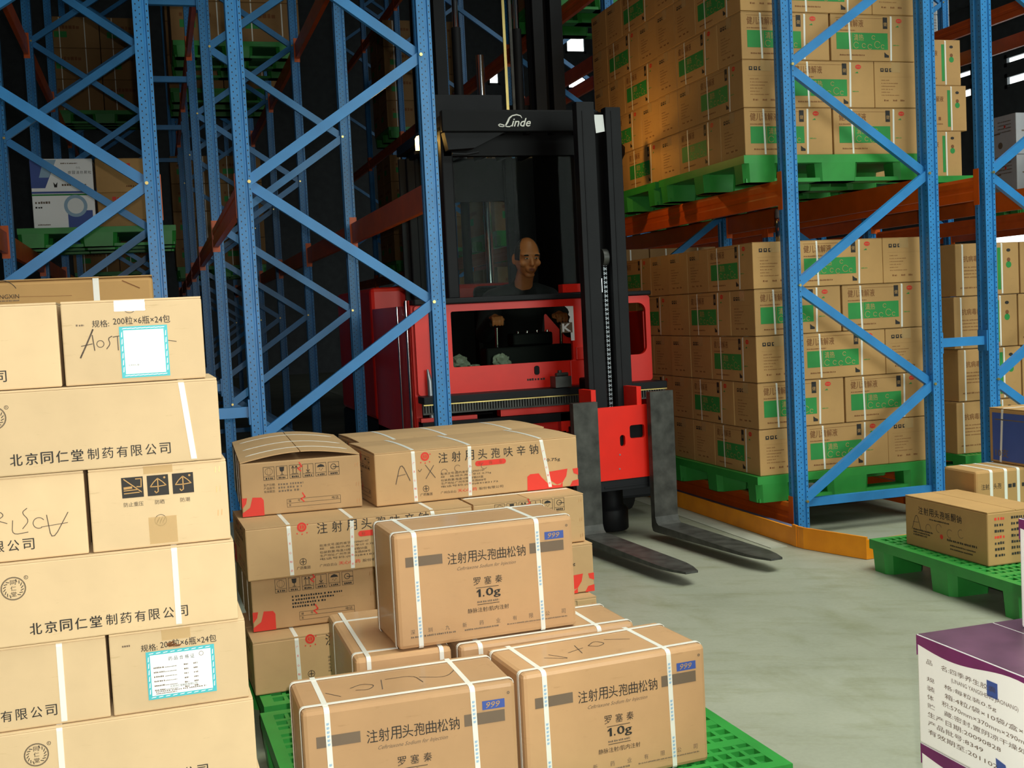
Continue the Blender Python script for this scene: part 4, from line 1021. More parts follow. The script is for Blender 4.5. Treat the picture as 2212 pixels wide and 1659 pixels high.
def rect_pts(u0, v0, u1, v1): return [(u0, v0), (u1, v0), (u1, v1), (u0, v1)]

# front panel of the cab: red sheet with the two window openings
tp(plate(rrect(1.445, 0.865, 2.945, 1.395, 0.02), [rrect(1.665, 1.02, 2.425, 1.352, 0.012), rrect(2.70, 1.03, 2.915, 1.352, 0.05)], 6.70, 6.73), 'front_panel', M_RED)
mb = MB(); mb.box(1.44, 6.66, 1.397, 2.62, 6.86, 1.432); mb.box(2.62, 6.68, 1.397, 2.95, 6.86, 1.425); tp(mb, 'padded_rail', M_DARK, bevel=0.008)
mb = MB(); mb.box(2.365, 6.67, 1.434, 2.53, 6.75, 1.485); mb.tube([(2.39, 6.662, 1.46), (2.39, 6.671, 1.46)], 0.006, 8); tp(mb, 'red_bracket', M_RED)
tp(plate(rrect(1.67, 1.012, 2.43, 1.356, 0.01), [], 6.736, 6.742), 'window_pane', M_HAZY)
tp(plate(rrect(2.695, 1.022, 2.92, 1.356, 0.05), [], 6.736, 6.742), 'window_pane', M_HAZY)
mb = MB(); mb.box(2.40, 6.69, 0.87, 2.50, 6.70, 1.02); mb.box(2.44, 6.685, 1.02, 2.50, 6.70, 1.10); tp(mb, 'lower_bracket', M_RED, bevel=0.004)
tp(plate(rrect(2.168, 0.945, 2.20, 1.000, 0.014), [], 6.694, 6.70), 'handle_recess', M_DARKG)
p = MB(); P_ = PR('front', 0, 0, 0, 0); P_.small(2.12, 0.912, 2.235, 0.014, K, 3); 
for v in P_.mb.v: p.v.append((v[0], 6.6985, v[2]))
p.f = P_.mb.f; p.m = [0]*len(p.f); p.s = [False]*len(p.f); tp(p, 'warning_lettering', M_INK)
# torn white stickers beside the openings and the letter K
def sticker(pts, name='sticker', mat=M_PAPER, y=6.6985):
    mb = MB(); mb.add([(a, y, b) for a, b in pts], [tuple(range(len(pts)))]); return tp(mb, name, mat)
sticker([(2.437, 1.14), (2.437, 1.35), (2.382, 1.352), (2.400, 1.335), (2.408, 1.315), (2.402, 1.300), (2.414, 1.285), (2.404, 1.262), (2.412, 1.235), (2.414, 1.14)][::-1], y=6.6975)
sticker([(2.757, 1.19), (2.790, 1.19), (2.790, 1.27), (2.782, 1.30), (2.796, 1.315), (2.780, 1.335), (2.802, 1.350), (2.757, 1.350)], y=6.6975)
mb = MB(); mb.box(2.352, 6.694, 1.190, 2.424, 6.697, 1.252); kp = tp(mb, 'letter_plate', M_GREY_INK)
vs, fs, xa, xb, ya, yb = text_tris('K', 0.03)
mb = MB(); mb.add([(2.358+(x-xa)/(xb-xa)*0.058, 6.6925, 1.196+(y-ya)/(yb-ya)*0.05) for x, y in vs], fs); kl = mb.build('lettering', M_PAPER, kp)
# lower body
mb = MB(); mb.box(1.43, 6.76, 0.12, 2.95, 9.6, 0.62); tp(mb, 'chassis', M_DARK, bevel=0.02)
mb = MB(); mb.box(1.43, 6.73, 0.30, 1.47, 8.00, 1.40); mb.box(1.425, 6.75, 0.62, 1.43, 6.80, 1.43); tp(mb, 'side_panel', M_RED, bevel=0.006)
mb = MB(); mb.box(2.91, 6.73, 0.30, 2.95, 8.00, 1.30); tp(mb, 'side_panel', M_RED, bevel=0.006)
mb = MB(); mb.box(1.43, 8.05, 0.62, 2.95, 9.6, 1.55); tp(mb, 'battery_housing', M_RED, bevel=0.03)
mb = MB(); mb.tube([(1.415, 6.78, 0.3), (1.415, 6.78, 1.43)], 0.010, 8); mb.tube([(1.415, 7.05, 0.3), (1.415, 7.05, 1.40)], 0.007, 8); tp(mb, 'grab_rail', M_CHROME)
mb = MB(); mb.tube([(1.515, 6.67, 0.50), (1.510, 6.67, 0.95), (1.500, 6.67, 1.02)], [0.017, 0.017, 0.006], 10); tp(mb, 'grey_rod', M_STEEL)
mb = MB(); mb.box(1.545, 6.655, 0.70, 1.575, 6.70, 1.30); tp(mb, 'red_post', M_RED, bevel=0.006)
# traverse guide: top rail, toothed rack, lower bars
mb = MB(); mb.box(1.44, 6.54, 0.822, 2.97, 6.70, 0.865); tp(mb, 'guide_rail', M_DARK, bevel=0.004)
mb = MB(); mb.box(1.44, 6.575, 0.76, 2.97, 6.60, 0.822)
n = 92
for i in range(n):
    x = 1.45+1.51*i/n; mb.box(x, 6.555, 0.772, x+0.0085, 6.576, 0.814)
tp(mb, 'toothed_rack', M_FORK)
mb = MB(); mb.box(1.44, 6.548, 0.815, 2.97, 6.552, 0.822); tp(mb, 'rail_edge', M_ZINC)
mb = MB(); mb.box(1.92, 6.62, 0.715, 2.36, 6.70, 0.755); mb.box(1.44, 6.64, 0.70, 1.78, 6.70, 0.735); tp(mb, 'red_crossbar', M_RED)
mb = MB(); mb.box(1.44, 6.60, 0.66, 2.95, 6.72, 0.712); tp(mb, 'dark_crossbar', M_DARKG)
mb = MB(); mb.box(1.60, 6.66, 0.42, 2.92, 6.74, 0.66); tp(mb, 'lower_panel', M_RED)
mb = MB(); mb.box(2.29, 6.60, 0.45, 2.35, 6.68, 0.71); tp(mb, 'red_upright', M_RED)
mb = MB(); mb.box(1.9, 6.60, 0.56, 2.32, 6.66, 0.60); tp(mb, 'hose_guide', M_DARKG)
mb = MB(); mb.box(2.24, 6.52, 0.87, 2.34, 6.62, 0.935); mb.tube([(2.285, 6.57, 0.935), (2.285, 6.57, 0.97)], 0.013, 10); mb.tube([(2.25, 6.54, 0.945), (2.33, 6.56, 0.945)], 0.012, 8); tp(mb, 'traverse_motor', M_FORK)
# cab posts, rear wall with window, floor
for x in (1.72, 2.56):
    mb = MB(); mb.box(x-0.035, 6.80, 1.43, x+0.035, 6.88, 2.44); tp(mb, 'cab_post', M_DARK, bevel=0.008)
mb = MB(); mb.box(2.40, 7.86, 0.62, 2.46, 7.92, 2.42); mb.box(1.70, 7.86, 0.62, 1.76, 7.92, 2.42); tp(mb, 'rear_post', M_DARK, bevel=0.008)
tp(plate(rect_pts(1.66, 0.62, 2.66, 2.42), [rrect(2.005, 1.36, 2.455, 2.12, 0.07)], 7.93, 7.96), 'rear_wall', M_DARK)
tp(plate(rrect(1.995, 1.35, 2.465, 2.13, 0.07), [], 7.965, 7.970), 'rear_window', M_GLASS)
mb = MB(); mb.box(1.47, 6.74, 0.46, 2.91, 7.93, 0.50); tp(mb, 'cab_floor', M_DARKG)
mb = MB(); mb.box(2.63, 7.05, 1.43, 2.66, 7.93, 2.42); tp(mb, 'cab_side_wall', M_DARK)
tp(plate(rect_pts(1.76, 1.436, 2.52, 2.34), [], 6.832, 6.837), 'windscreen', M_GLASS)
# overhead guard with the name board
mb = MB(); mb.box(1.66, 6.65, 2.40, 2.64, 6.70, 2.525); nb = tp(mb, 'name_board', M_DARKG, bevel=0.006)
mb = MB(); mb.box(1.66, 6.70, 2.44, 2.66, 7.98, 2.50)
for i in range(6): mb.box(1.72+0.16*i, 6.72, 2.40, 1.75+0.16*i, 7.95, 2.44)
tp(mb, 'overhead_guard', M_DARKG)
mb = MB(); mb.box(1.66, 6.86, 2.50, 2.10, 6.94, 2.655); mb.box(1.66, 6.88, 2.50, 2.66, 6.93, 2.57); tp(mb, 'roof_crossbar', M_DARK, bevel=0.006)
mb = MB(); mb.prism([(1.70, 2.30), (1.86, 2.31), (2.06, 2.405), (1.68, 2.405)], 6.68, 6.76, 0, 'y'); mb.tube([(1.72, 6.675, 2.275), (1.80, 6.670, 2.27), (1.88, 6.675, 2.285)], 0.008, 8); tp(mb, 'work_lamp', M_DARK)
mb = MB(); mb.box(1.70, 6.80, 2.28, 2.58, 6.86, 2.44); tp(mb, 'header', M_DARKG)
# script lettering: swash capital drawn as strokes, rest as sheared bold letters
mb = MB(); ax = lambda x, z: (x, 6.6455, z)
def ribbon(pts, w):
    for i in range(len(pts)-1):
        (a, b), (c, d) = pts[i], pts[i+1]; l = math.hypot(c-a, d-b); nx, ny = -(d-b)/l, (c-a)/l; w0, w1 = w[i]/2, w[i+1]/2
        mb.add([ax(a-nx*w0, b-ny*w0), ax(c-nx*w1, d-ny*w1), ax(c+nx*w1, d+ny*w1), ax(a+nx*w0, b+ny*w0)], [(0, 1, 2, 3)])
ribbon([(2.150, 2.478), (2.142, 2.492), (2.118, 2.498), (2.090, 2.492), (2.072, 2.478), (2.060, 2.455), (2.048, 2.437), (2.030, 2.428), (2.010, 2.430), (2.002, 2.437), (2.012, 2.443), (2.032, 2.438), (2.055, 2.428), (2.072, 2.428), (2.084, 2.436)],
       [0.003, 0.006, 0.007, 0.007, 0.010, 0.011, 0.009, 0.005, 0.005, 0.006, 0.006, 0.006, 0.006, 0.006, 0.003])
vs, fs, xa, xb, ya, yb = text_tris('inde', 0.012, 0.35)
mb.add([ax(2.082+(x-xa)/(xb-xa)*0.122, 2.428+(y-ya)/(yb-ya)*0.050) for x, y in vs], fs)
lt = mb.build('lettering', M_STRAP, nb)
# beacons on both sides of the roof
for x, kk in ((1.645, 'beacon_lamp'), (2.645, 'beacon_lamp')):
    m_ = lathe([(0.022, 0.0), (0.026, 0.008), (0.026, 0.075), (0.016, 0.092), (0.004, 0.096)], 14); l_ = m_.build(kk, M_AMBER, T); l_.location = Vector((x, 7.20, 2.368)) - TO
    mb = MB(); mb.box(-0.03, -0.03, -0.02, 0.03, 0.03, 0.0); mb.build('lamp_bracket', M_DARKG, l_)
    light('beacon_glow', 'POINT', (x + (0.07 if x > 2 else -0.06), 7.16, 2.42), 5.5 if x > 2 else 1.2, (1.0, 0.55, 0.12), shadow_soft_size=0.03)
# mirror on an arm
mb = MB(); mb.tube([(2.64, 7.02, 2.42), (2.80, 7.05, 2.42), (2.93, 7.15, 2.40)], 0.010, 8); tp(mb, 'mirror_arm', M_DARKG)
m_ = lathe([(0.004, -0.075), (0.04, -0.066), (0.058, -0.02), (0.058, 0.03), (0.042, 0.066), (0.004, 0.075)], 18); mo = m_.build('mirror', M_DARKG, T); mo.location = Vector((2.975, 7.2, 2.345)) - TO; mo.scale = (1.0, 0.5, 1.0); mo.rotation_euler = (0, 0.55, 0.3)
# main mast behind the cab
for x in (1.93, 2.93):
    mb = MB(); s = 1 if x < 2.4 else -1
    mb.box(x-0.045, 8.13, 0.12, x+0.045, 8.15, 7.4); mb.box(x-0.010, 8.15, 0.12, x+0.010, 8.33, 7.4); mb.box(x-0.045, 8.33, 0.12, x+0.045, 8.35, 7.4); tp(mb, 'mast_rail', M_DARK)
    mb = MB(); xi = x+s*0.13; mb.box(xi-0.04, 8.16, 0.2, xi+0.04, 8.18, 6.6); mb.box(xi-0.009, 8.18, 0.2, xi+0.009, 8.31, 6.6); mb.box(xi-0.04, 8.31, 0.2, xi+0.04, 8.33, 6.6); tp(mb, 'inner_mast_rail', M_DARK)
    mb = MB(); xr_ = x+s*0.27; mb.tube([(xr_, 8.25, 0.3), (xr_, 8.25, 3.4)], 0.035, 12, 0); tp(mb, 'lift_cylinder', M_DARK)
    mb = MB(); mb.tube([(xr_, 8.25, 3.4), (xr_, 8.25, 6.4)], 0.022, 12, 0); tp(mb, 'cylinder_rod', M_CHROME)
for z in (0.9, 2.75, 4.3, 6.2):
    mb = MB(); mb.box(1.90, 8.36, z, 2.96, 8.40, z+0.12); tp(mb, 'mast_crossbar', M_DARK)
for x in (2.55, 2.60):
    mb = MB(); mb.box(x-0.010, 8.20, 0.4, x+0.010, 8.215, 6.6); tp(mb, 'lift_chain', M_ZINC if x < 2.58 else M_FORK)
mb = MB(); mb.tube([(2.36, 8.22, 0.9), (2.36, 8.22, 3.2)], 0.030, 14); tp(mb, 'chrome_ram', M_CHROME)
# auxiliary mast on the turret, with its chain, rod and foot
for a, b in ((2.345, 2.452), (2.520, 2.612)):
    mb = MB(); mb.box(a, 6.24, 0.30, b, 6.262, 2.50 if a < 2.4 else 2.47); mb.box(a, 6.262, 0.30, a+0.018, 6.31, 2.50 if a < 2.4 else 2.47); mb.box(b-0.018, 6.262, 0.30, b, 6.31, 2.50 if a < 2.4 else 2.47); mb.box(a+0.03, 6.236, 0.30, a+0.036, 6.24, 2.45); tp(mb, 'turret_mast_rail', M_DARK, bevel=0.003)
mb = MB(); mb.box(2.395, 6.345, 0.9, 2.60, 6.36, 2.46); mb.box(2.452, 6.36, 0.36, 2.520, 6.41, 2.40); tp(mb, 'mast_backing', M_DARKG)
mb = MB(); mb.tube([(2.470, 6.30, 0.36), (2.470, 6.30, 1.42)], 0.009, 10); mb.tube([(2.470, 6.30, 1.42), (2.470, 6.30, 1.50)], 0.016, 10); tp(mb, 'chrome_rod', M_CHROME)
mb = MB()
for i in range(46):
    z = 0.40+0.026*i
    mb.box(2.488, 6.296, z, 2.494, 6.306, z+0.020); mb.box(2.502, 6.296, z, 2.508, 6.306, z+0.020); mb.box(2.492, 6.292, z+0.006, 2.504, 6.310, z+0.013)
tp(mb, 'roller_chain', M_STEEL)
mb = MB(); mb.tube([(2.482, 6.31, 1.62), (2.515, 6.31, 1.62)], 0.05, 18); tp(mb, 'chain_wheel', M_FORK)
mb = MB(); mb.add([(2.456, 6.258, 2.43), (2.512, 6.258, 2.43), (2.516, 6.252, 2.335), (2.462, 6.252, 2.325)], [(3, 2, 1, 0)]); tp(mb, 'paper_tag', M_PAPER)
m_ = lathe([(0.098, 0.022), (0.105, 0.03), (0.105, 0.14), (0.100, 0.15), (0.078, 0.17), (0.078, 0.42)], 26); ft = m_.build('mast_foot', M_DARKG, T); ft.location = Vector((2.492, 6.37, 0)) - TO
mb = MB(); mb.box(2.30, 6.45, 0.50, 2.95, 6.56, 0.60); mb.box(2.40, 6.37, 0.60, 2.60, 6.56, 0.92); tp(mb, 'turret_arm', M_DARKG, bevel=0.01)
mb = MB(); mb.box(2.605, 6.50, 0.765, 2.66, 6.55, 0.86); tp(mb, 'red_stop', M_RED)
# fork carriage and forks, swung a few degrees
FC = bpy.data.objects.new('fork_carriage', None); COL.objects.link(FC); FC.parent = T; FC.location = Vector((2.455, 6.08, 0)) - TO; FC.rotation_euler = (0, 0, R2(6.5))
plate(rect_pts(-0.160, 0.360, 0.172, 0.772), [rrect(0.055, 0.585, 0.150, 0.660, 0.014), rrect(-0.010, 0.545, 0.024, 0.610, 0.016)], -0.02, 0.0).build('carriage_plate', M_RED, FC)
mb = MB(); mb.box(-0.30, 0.004, 0.60, 0.31, 0.035, 0.68); mb.box(-0.30, 0.004, 0.36, 0.31, 0.035, 0.44); mb.box(-0.14, 0.004, 0.44, 0.15, 0.035, 0.60); mb.build('carriage_bar', M_DARKG, FC)
mb = MB(); mb.box(-0.14, -0.016, 0.30, 0.17, 0.02, 0.358); mb.box(-0.12, -0.02, 0.318, 0.16, -0.016, 0.326); mb.build('lower_crossbar', M_DARK, FC)
for x in (-0.175, 0.115):
    mb = MB(); mb.box(x, -0.01, 0.72, x+0.03, 0.14, 0.875); mb.build('red_cheek', M_RED, FC)
mb = MB()
for x, z in ((-0.02, 0.42), (-0.015, 0.50)): mb.tube([(x, -0.022, z), (x, -0.019, z)], 0.005, 8)
mb.build('rivet', M_STEEL, FC)
def fork(xc, ztop):
    mb = MB(); w = 0.075; t0 = 0.042; n = 12; L = 1.07
    side = [(0.0, ztop), (-t0, ztop), (-t0, 0.135), (-0.055, 0.105), (-0.075, 0.092)]
    top = [(-0.075-(L-0.075)*i/n, 0.092-0.022*(i/n)) for i in range(1, n+1)]
    bot = [(-L+(L-0.03)*i/n, 0.060-0.012*(i/n)) for i in range(0, n+1)]
    o = side + top + bot + [(-0.012, 0.052), (0.0, 0.075)]
    vs = []; m = len(o)
    for s in (-1, 1):
        for y, z in o:
            tl = max(0, (-y-0.86)/(L-0.86)); ww = w*(1-0.55*tl*tl); vs.append((xc+s*ww, y, z))
    fs = [(i, (i+1) % m, (i+1) % m+m, i+m) for i in range(m)]
    mb.add(vs, fs)
    mb.add(vs[:m], [tuple(range(m))[::-1]]); mb.add(vs[m:], [tuple(range(m))])
    f = mb.build('fork', M_FORK, FC)
    bm = bmesh.new(); bm.from_mesh(f.data); bmesh.ops.remove_doubles(bm, verts=bm.verts, dist=1e-5); bmesh.ops.triangulate(bm, faces=[q for q in bm.faces if len(q.verts) > 4]); bmesh.ops.recalc_face_normals(bm, faces=bm.faces); bm.to_mesh(f.data); bm.free()
    f.location = (0, -0.045, 0)
fork(-0.252, 0.815); fork(0.232, 0.845)
# wheels
for x in (1.55, 2.83):
    for y in (7.05, 9.2):
        mb = MB(); mb.tube([(x-0.05, y, 0.15), (x+0.05, y, 0.15)], 0.148, 24); tp(mb, 'wheel', M_RUBBER, smooth=None) if False else tp(mb, 'wheel', M_RUBBER)
# inside of the cab
mb = MB(); mb.box(2.05, 7.20, 0.82, 2.52, 7.60, 0.905); tp(mb, 'seat_cushion', M_DARKG, bevel=0.03)
mb = MB(); mb.box(2.07, 7.60, 0.95, 2.50, 7.70, 1.52); tp(mb, 'seat_back', M_DARKG, bevel=0.035)
mb = MB(); mb.box(2.14, 7.28, 0.50, 2.44, 7.56, 0.82); tp(mb, 'seat_base', M_DARKG)
mb = MB(); mb.box(1.62, 6.76, 0.98, 2.46, 6.90, 1.00); tp(mb, 'ledge', M_FORK)
mb = MB(); mb.box(1.90, 6.80, 1.00, 2.46, 6.95, 1.12); mb.box(2.08, 6.82, 1.12, 2.34, 6.95, 1.20); tp(mb, 'control_console', M_DARKG, bevel=0.012)
mb = MB()
for x in (2.00, 2.42): mb.tube([(x, 6.90, 1.12), (x, 6.89, 1.24)], 0.011, 8)
tp(mb, 'lever', M_CHROME)
for x in (2.00, 2.42):
    mb = MB(); mb.tube([(x-0.045, 6.885, 1.262), (x+0.045, 6.885, 1.268)], 0.017, 12); tp(mb, 'hand_grip', M_RUBBER)
mb = MB()
for x, y, z in ((2.12, 6.84, 1.205), (2.18, 6.84, 1.205), (2.25, 6.86, 1.205), (2.31, 6.84, 1.205)): mb.tube([(x, y, z-0.006), (x, y, z+0.008)], 0.009, 10)
tp(mb, 'push_button', M_CHROME)
# crumpled wrapping left on the ledge
def crumple(label, x, y, z, r, seed):
    rr = random.Random(seed); bm = bmesh.new(); bmesh.ops.create_icosphere(bm, subdivisions=3, radius=1.0)
    for v in bm.verts:
        n = noise.noise(v.co*2.1+Vector((seed, 0, 0)))+0.5*noise.noise(v.co*5+Vector((0, seed, 0))); v.co = Vector((v.co.x*r[0], v.co.y*r[1], max(v.co.z, -0.6)*r[2]))*(1+0.45*n)
    zmin = min(v.co.z for v in bm.verts)
    for v in bm.verts: v.co.z -= zmin
    me = bpy.data.meshes.new('crumpled_paper'); bm.to_mesh(me); bm.free(); me.materials.append(M_CRUMPLE)
    o = obj('crumpled_paper', me, None, (x, y, z)); tag(o, label, 'wrapping paper', 'crumpled wrapping in the cab')
M_CRUMPLE = simple('crumpled_wrapping', srgb(150, 158, 142), 0.35, vary=0.2, scale=30)
crumple('crumpled pale wrapping on the cab ledge beside the blue upright', 1.735, 6.825, 1.001, (0.055, 0.035, 0.045), 2)
crumple('peaked crumpled wrapping on the cab ledge under the driver', 1.985, 6.775, 1.001, (0.055, 0.016, 0.045), 5)
crumple('flattened scrap of wrapping along the cab ledge', 1.828, 6.83, 1.001, (0.045, 0.035, 0.014), 9)

# ================================================================== driver
PO = Vector((2.285, 7.36, 0.97))
DR = thing('person', 'bald driver in a black jacket sitting in the forklift cab, hands on the controls', 'person', PO)
HC = Vector((2.284, 7.10, 1.675))           # middle of the head
def add_prim(bm, co_fn, seg=24, rings=16):
    b2 = bmesh.new(); bmesh.ops.create_uvsphere(b2, u_segments=seg, v_segments=rings, radius=1.0)
    for v in b2.verts: v.co = co_fn(v.co.copy())
    me = bpy.data.meshes.new('tmp'); b2.to_mesh(me); b2.free(); bm.from_mesh(me); bpy.data.meshes.remove(me)
def add_tube(bm, pts, r, n=14):
    mb = MB(); mb.tube(pts, r, n); me = mb.mesh('tmp', M_SKIN); bm.from_mesh(me); bpy.data.meshes.remove(me)
    for p_, q in ((pts[0], r[0] if isinstance(r, list) else r), (pts[-1], r[-1] if isinstance(r, list) else r)):
        add_prim(bm, lambda c, p_=p_, q=q: Vector(p_)+c*q, 12, 8)
def remesh(bm, name, voxel, mat, parent, smooth=2):
    me = bpy.data.meshes.new('tmp'); bm.to_mesh(me); bm.free(); o = bpy.data.objects.new('tmp', me); COL.objects.link(o)
    m = o.modifiers.new('r', 'REMESH'); m.mode = 'VOXEL'; m.voxel_size = voxel; m.use_smooth_shade = True
    s = o.modifiers.new('s', 'SMOOTH'); s.factor = 0.5; s.iterations = smooth
    out = bpy.data.meshes.new_from_object(o.evaluated_get(bpy.context.evaluated_depsgraph_get())); bpy.data.objects.remove(o); bpy.data.meshes.remove(me)
    out.name = name; out.materials.clear(); out.materials.append(mat); out.polygons.foreach_set('use_smooth', [True]*len(out.polygons))
    q = obj(name, out, parent); q.location = -PO; return q
HR = Matrix.Rotation(R2(1), 3, 'Z') @ Matrix.Rotation(R2(10), 3, 'X')   # facing forward, chin tipped down a little
def hp(x, y, z): return HC + HR @ Vector((x, y, z))
def head_shape(c):
    x, y, z = c.x, c.y, c.z
    w = 0.079; 
    if z < 0: w *= 1 - 0.20*(-z)**2.2
    d = 0.100 if y < 0 else 0.104
    px, py, pz = x*w, y*d, z*(0.128 if z > 0 else 0.130)
    if z < -0.1 and y > 0: py *= 1 - 0.45*(-z-0.1)
    if y < -0.55: py = py*0.97
    return hp(px, py, pz)
bm = bmesh.new()
add_prim(bm, head_shape, 40, 28)
add_prim(bm, lambda c: hp(c.x*0.034, -0.058+c.y*0.022, -0.104+c.z*0.020))               # chin
add_prim(bm, lambda c: hp(c.x*0.034, -0.082+c.y*0.022, -0.064+c.z*0.026))               # mouth area
add_prim(bm, lambda c: hp(c.x*0.066, -0.070+c.y*0.028, 0.028+c.z*0.016))                # brow
for s in (-1, 1):
    add_prim(bm, lambda c: hp(s*0.046+c.x*0.026, -0.066+c.y*0.024, -0.028+c.z*0.024))   # cheekbone
    add_prim(bm, lambda c: hp(s*(0.083+0.006*c.y)+c.x*0.009, 0.012+c.y*0.021, -0.010+c.z*0.035), 16, 12)  # ear
    add_prim(bm, lambda c: hp(s*0.010+c.x*0.009, -0.102+c.y*0.010, -0.034+c.z*0.008), 12, 8)  # nostril wing
add_tube(bm, [hp(0, -0.090, 0.020), hp(0, -0.100, -0.005), hp(0, -0.112, -0.030)], [0.008, 0.011, 0.014], 12)
add_prim(bm, lambda c: hp(c.x*0.024, -0.098+c.y*0.010, -0.0585+c.z*0.0055), 14, 8)
add_prim(bm, lambda c: hp(c.x*0.021, -0.097+c.y*0.010, -0.0705+c.z*0.0065), 14, 8)
neck0 = HC + Vector((0, 0.035, -0.09)); neck1 = Vector((2.28, 7.22, 1.47))
add_tube(bm, [neck0, (neck0+neck1)/2, neck1], [0.056, 0.058, 0.068], 18)
SHL, SHR = Vector((2.095, 7.27, 1.405)), Vector((2.475, 7.27, 1.405))
add_tube(bm, [(2.285, 7.24, 1.47), (2.285, 7.28, 1.36), (2.285, 7.36, 1.16), (2.285, 7.40, 1.03)], [0.075, 0.130, 0.125, 0.135], 20)
add_tube(bm, [SHL, (2.285, 7.25, 1.44), SHR], [0.062, 0.075, 0.062], 14)
ELL, ELR = Vector((1.985, 7.12, 1.20)), Vector((2.575, 7.12, 1.20)); WRL, WRR = Vector((2.000, 6.965, 1.292)), Vector((2.430, 6.965, 1.292))
for sh, el, wr in ((SHL, ELL, WRL), (SHR, ELR, WRR)): add_tube(bm, [sh, (sh+el)/2, el, (el+wr)/2, wr], [0.052, 0.048, 0.042, 0.038, 0.028], 14)
for s, wr, gx in ((1, WRL, 2.00), (-1, WRR, 2.42)):
    pc = Vector((gx, 6.915, 1.303)); add_prim(bm, lambda c: pc + Vector((c.x*0.041, c.y*0.042, c.z*0.015)), 16, 10)
    add_tube(bm, [wr, pc], [0.026, 0.024], 10)
    for i, (fx, ln) in enumerate(((-0.031, 0.92), (-0.010, 1.05), (0.011, 1.0), (0.031, 0.85))):
        a = Vector((gx+fx, 6.892, 1.306)); add_tube(bm, [a, a+Vector((0, -0.028*ln, -0.002)), a+Vector((0, -0.042*ln, -0.024)), a+Vector((0, -0.034*ln, -0.050))], [0.0095, 0.009, 0.0085, 0.008], 8)
    th = Vector((gx+s*0.040, 6.918, 1.300)); add_tube(bm, [th, th+Vector((s*0.008, -0.024, -0.012)), th+Vector((-s*0.010, -0.040, -0.024))], [0.011, 0.010, 0.0085], 8)
for s in (-1, 1):
    hip = Vector((2.285+s*0.10, 7.42, 1.02)); kn = Vector((2.285+s*0.15, 7.00, 0.98)) if False else Vector((2.285+s*0.14, 7.04, 0.94)); an = Vector((2.285+s*0.13, 7.10, 0.57))
    add_tube(bm, [hip, (hip+kn)/2, kn, (kn*0.6+an*0.4), an], [0.082, 0.072, 0.054, 0.056, 0.038], 14); add_tube(bm, [an, an+Vector((0, -0.10, -0.035)), an+Vector((0, -0.17, -0.042))], [0.036, 0.034, 0.026], 10)
remesh(bm, 'body', 0.0055, M_SKIN, DR, 5)
# jacket with a stand-up collar, zipped to the neck
bm = bmesh.new()
add_tube(bm, [(2.285, 7.245, 1.435), (2.285, 7.28, 1.36), (2.285, 7.36, 1.16), (2.285, 7.40, 1.00)], [0.110, 0.155, 0.150, 0.158], 22)
add_tube(bm, [SHL, (2.19, 7.25, 1.430), (2.285, 7.24, 1.436), (2.38, 7.25, 1.430), SHR], [0.082, 0.088, 0.084, 0.088, 0.082], 16)
for sh, el, wr in ((SHL, ELL, WRL), (SHR, ELR, WRR)): add_tube(bm, [sh, (sh+el)/2, el, (el+wr)/2, wr*0.97+el*0.03], [0.078, 0.070, 0.062, 0.055, 0.046], 16)
add_tube(bm, [(2.283, 7.235, 1.45), (2.283, 7.222, 1.492)], [0.084, 0.076], 18)
jk = remesh(bm, 'jacket', 0.009, M_CLOTH, DR, 4)
bm = bmesh.new()
for s in (-1, 1):
    hip = Vector((2.285+s*0.09, 7.42, 1.02)); kn = Vector((2.285+s*0.14, 7.04, 0.94)); an = Vector((2.285+s*0.13, 7.10, 0.62)); add_tube(bm, [hip, (hip+kn)/2, kn, (kn*0.6+an*0.4), an], [0.105, 0.092, 0.074, 0.072, 0.062], 16)
add_tube(bm, [(2.22, 7.43, 1.03), (2.35, 7.43, 1.03)], 0.125, 16); remesh(bm, 'trousers', 0.010, M_TROUSER, DR, 3)
for s in (-1, 1):
    bm = bmesh.new(); an = Vector((2.285+s*0.13, 7.10, 0.57)); add_tube(bm, [an+Vector((0, 0.02, -0.02)), an+Vector((0, -0.10, -0.03)), an+Vector((0, -0.18, -0.034))], [0.044, 0.042, 0.032], 12); remesh(bm, 'shoe', 0.008, M_RUBBER, DR, 2)
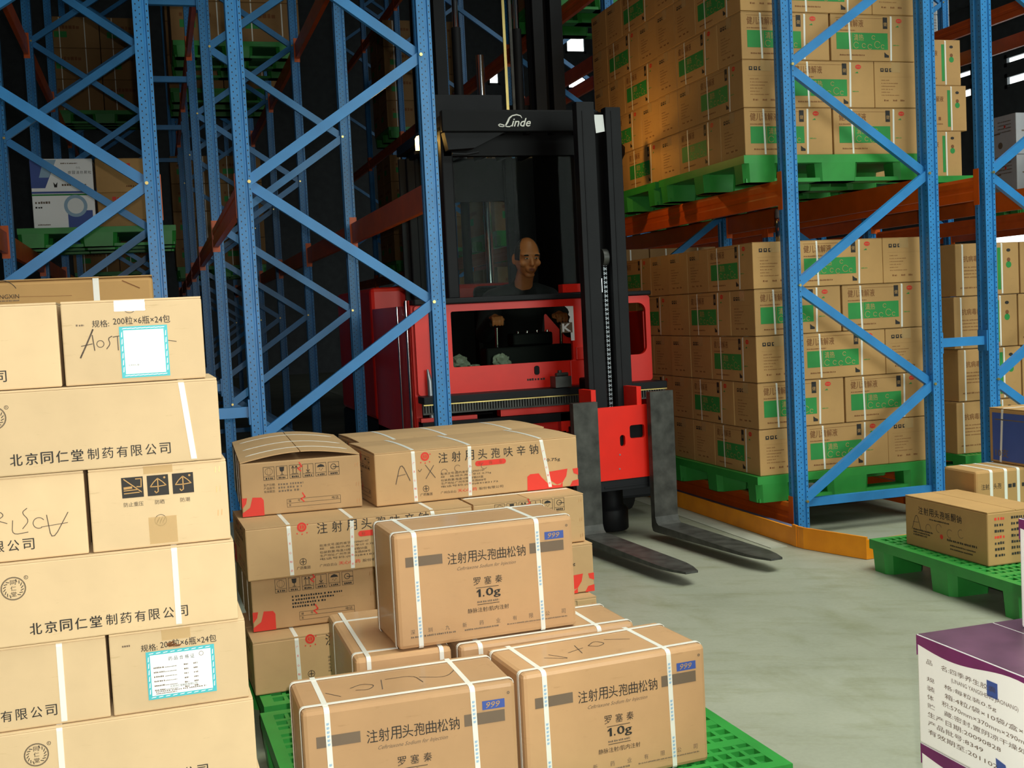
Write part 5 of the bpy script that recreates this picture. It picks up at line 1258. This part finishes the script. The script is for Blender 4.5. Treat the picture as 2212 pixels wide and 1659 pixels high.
# hair only at the sides and back; receding far over the crown
b2 = bmesh.new(); bmesh.ops.create_uvsphere(b2, u_segments=56, v_segments=40, radius=1.0)
def hairline(c):
    lim = -0.52 if c.z < 0.35 else -0.52 + (c.z-0.35)*0.95
    return c.y > lim and c.z > (-0.06 if c.y < 0.15 else -0.55) and c.z < 0.90 and abs(c.x) > (0.50 - 0.9*max(0, c.y+0.1) if c.z > 0.5 else 0.0)
dead = [f for f in b2.faces if not hairline(f.calc_center_median())]
bmesh.ops.delete(b2, geom=dead, context='FACES')
for v in b2.verts: 
    q = head_shape(v.co); d = (q-HC).normalized(); v.co = q + d*0.0045
ex = bmesh.ops.solidify(b2, geom=b2.faces[:], thickness=0.006)
me = bpy.data.meshes.new('hair'); b2.to_mesh(me); b2.free(); me.materials.append(M_HAIR); me.polygons.foreach_set('use_smooth', [True]*len(me.polygons))
hr = obj('hair', me, DR); hr.location = -PO
def facial(name, fn, mat, seg=14, rings=10):
    bm = bmesh.new(); add_prim(bm, fn, seg, rings); me = bpy.data.meshes.new(name); bm.to_mesh(me); bm.free(); me.materials.append(mat); me.polygons.foreach_set('use_smooth', [True]*len(me.polygons)); o = obj(name, me, DR); o.location = -PO; return o
for s in (-1, 1):
    facial('eye', lambda c: hp(s*0.031+c.x*0.0125, -0.0905+c.y*0.007, 0.006+c.z*0.0045), M_EYE)
    facial('iris', lambda c: hp(s*0.031+c.x*0.0052, -0.0960+c.y*0.0035, 0.006+c.z*0.0046), M_HAIR)
    facial('eyelid', lambda c: hp(s*0.031+c.x*0.0145, -0.0905+c.y*0.0075, 0.0115+c.z*0.0030), M_SKIN)
    facial('eyebrow', lambda c: hp(s*0.033+c.x*0.019, -0.0965+c.y*0.005+abs(c.x)*0.006, 0.0265+c.z*0.0050-abs(c.x)*0.002), M_HAIR)
facial('upper_lip', lambda c: hp(c.x*0.022, -0.1065+c.y*0.005+abs(c.x)*0.004, -0.0600+c.z*0.0040), M_LIP)
facial('lower_lip', lambda c: hp(c.x*0.019, -0.1055+c.y*0.005+abs(c.x)*0.004, -0.0690+c.z*0.0048), M_LIP)
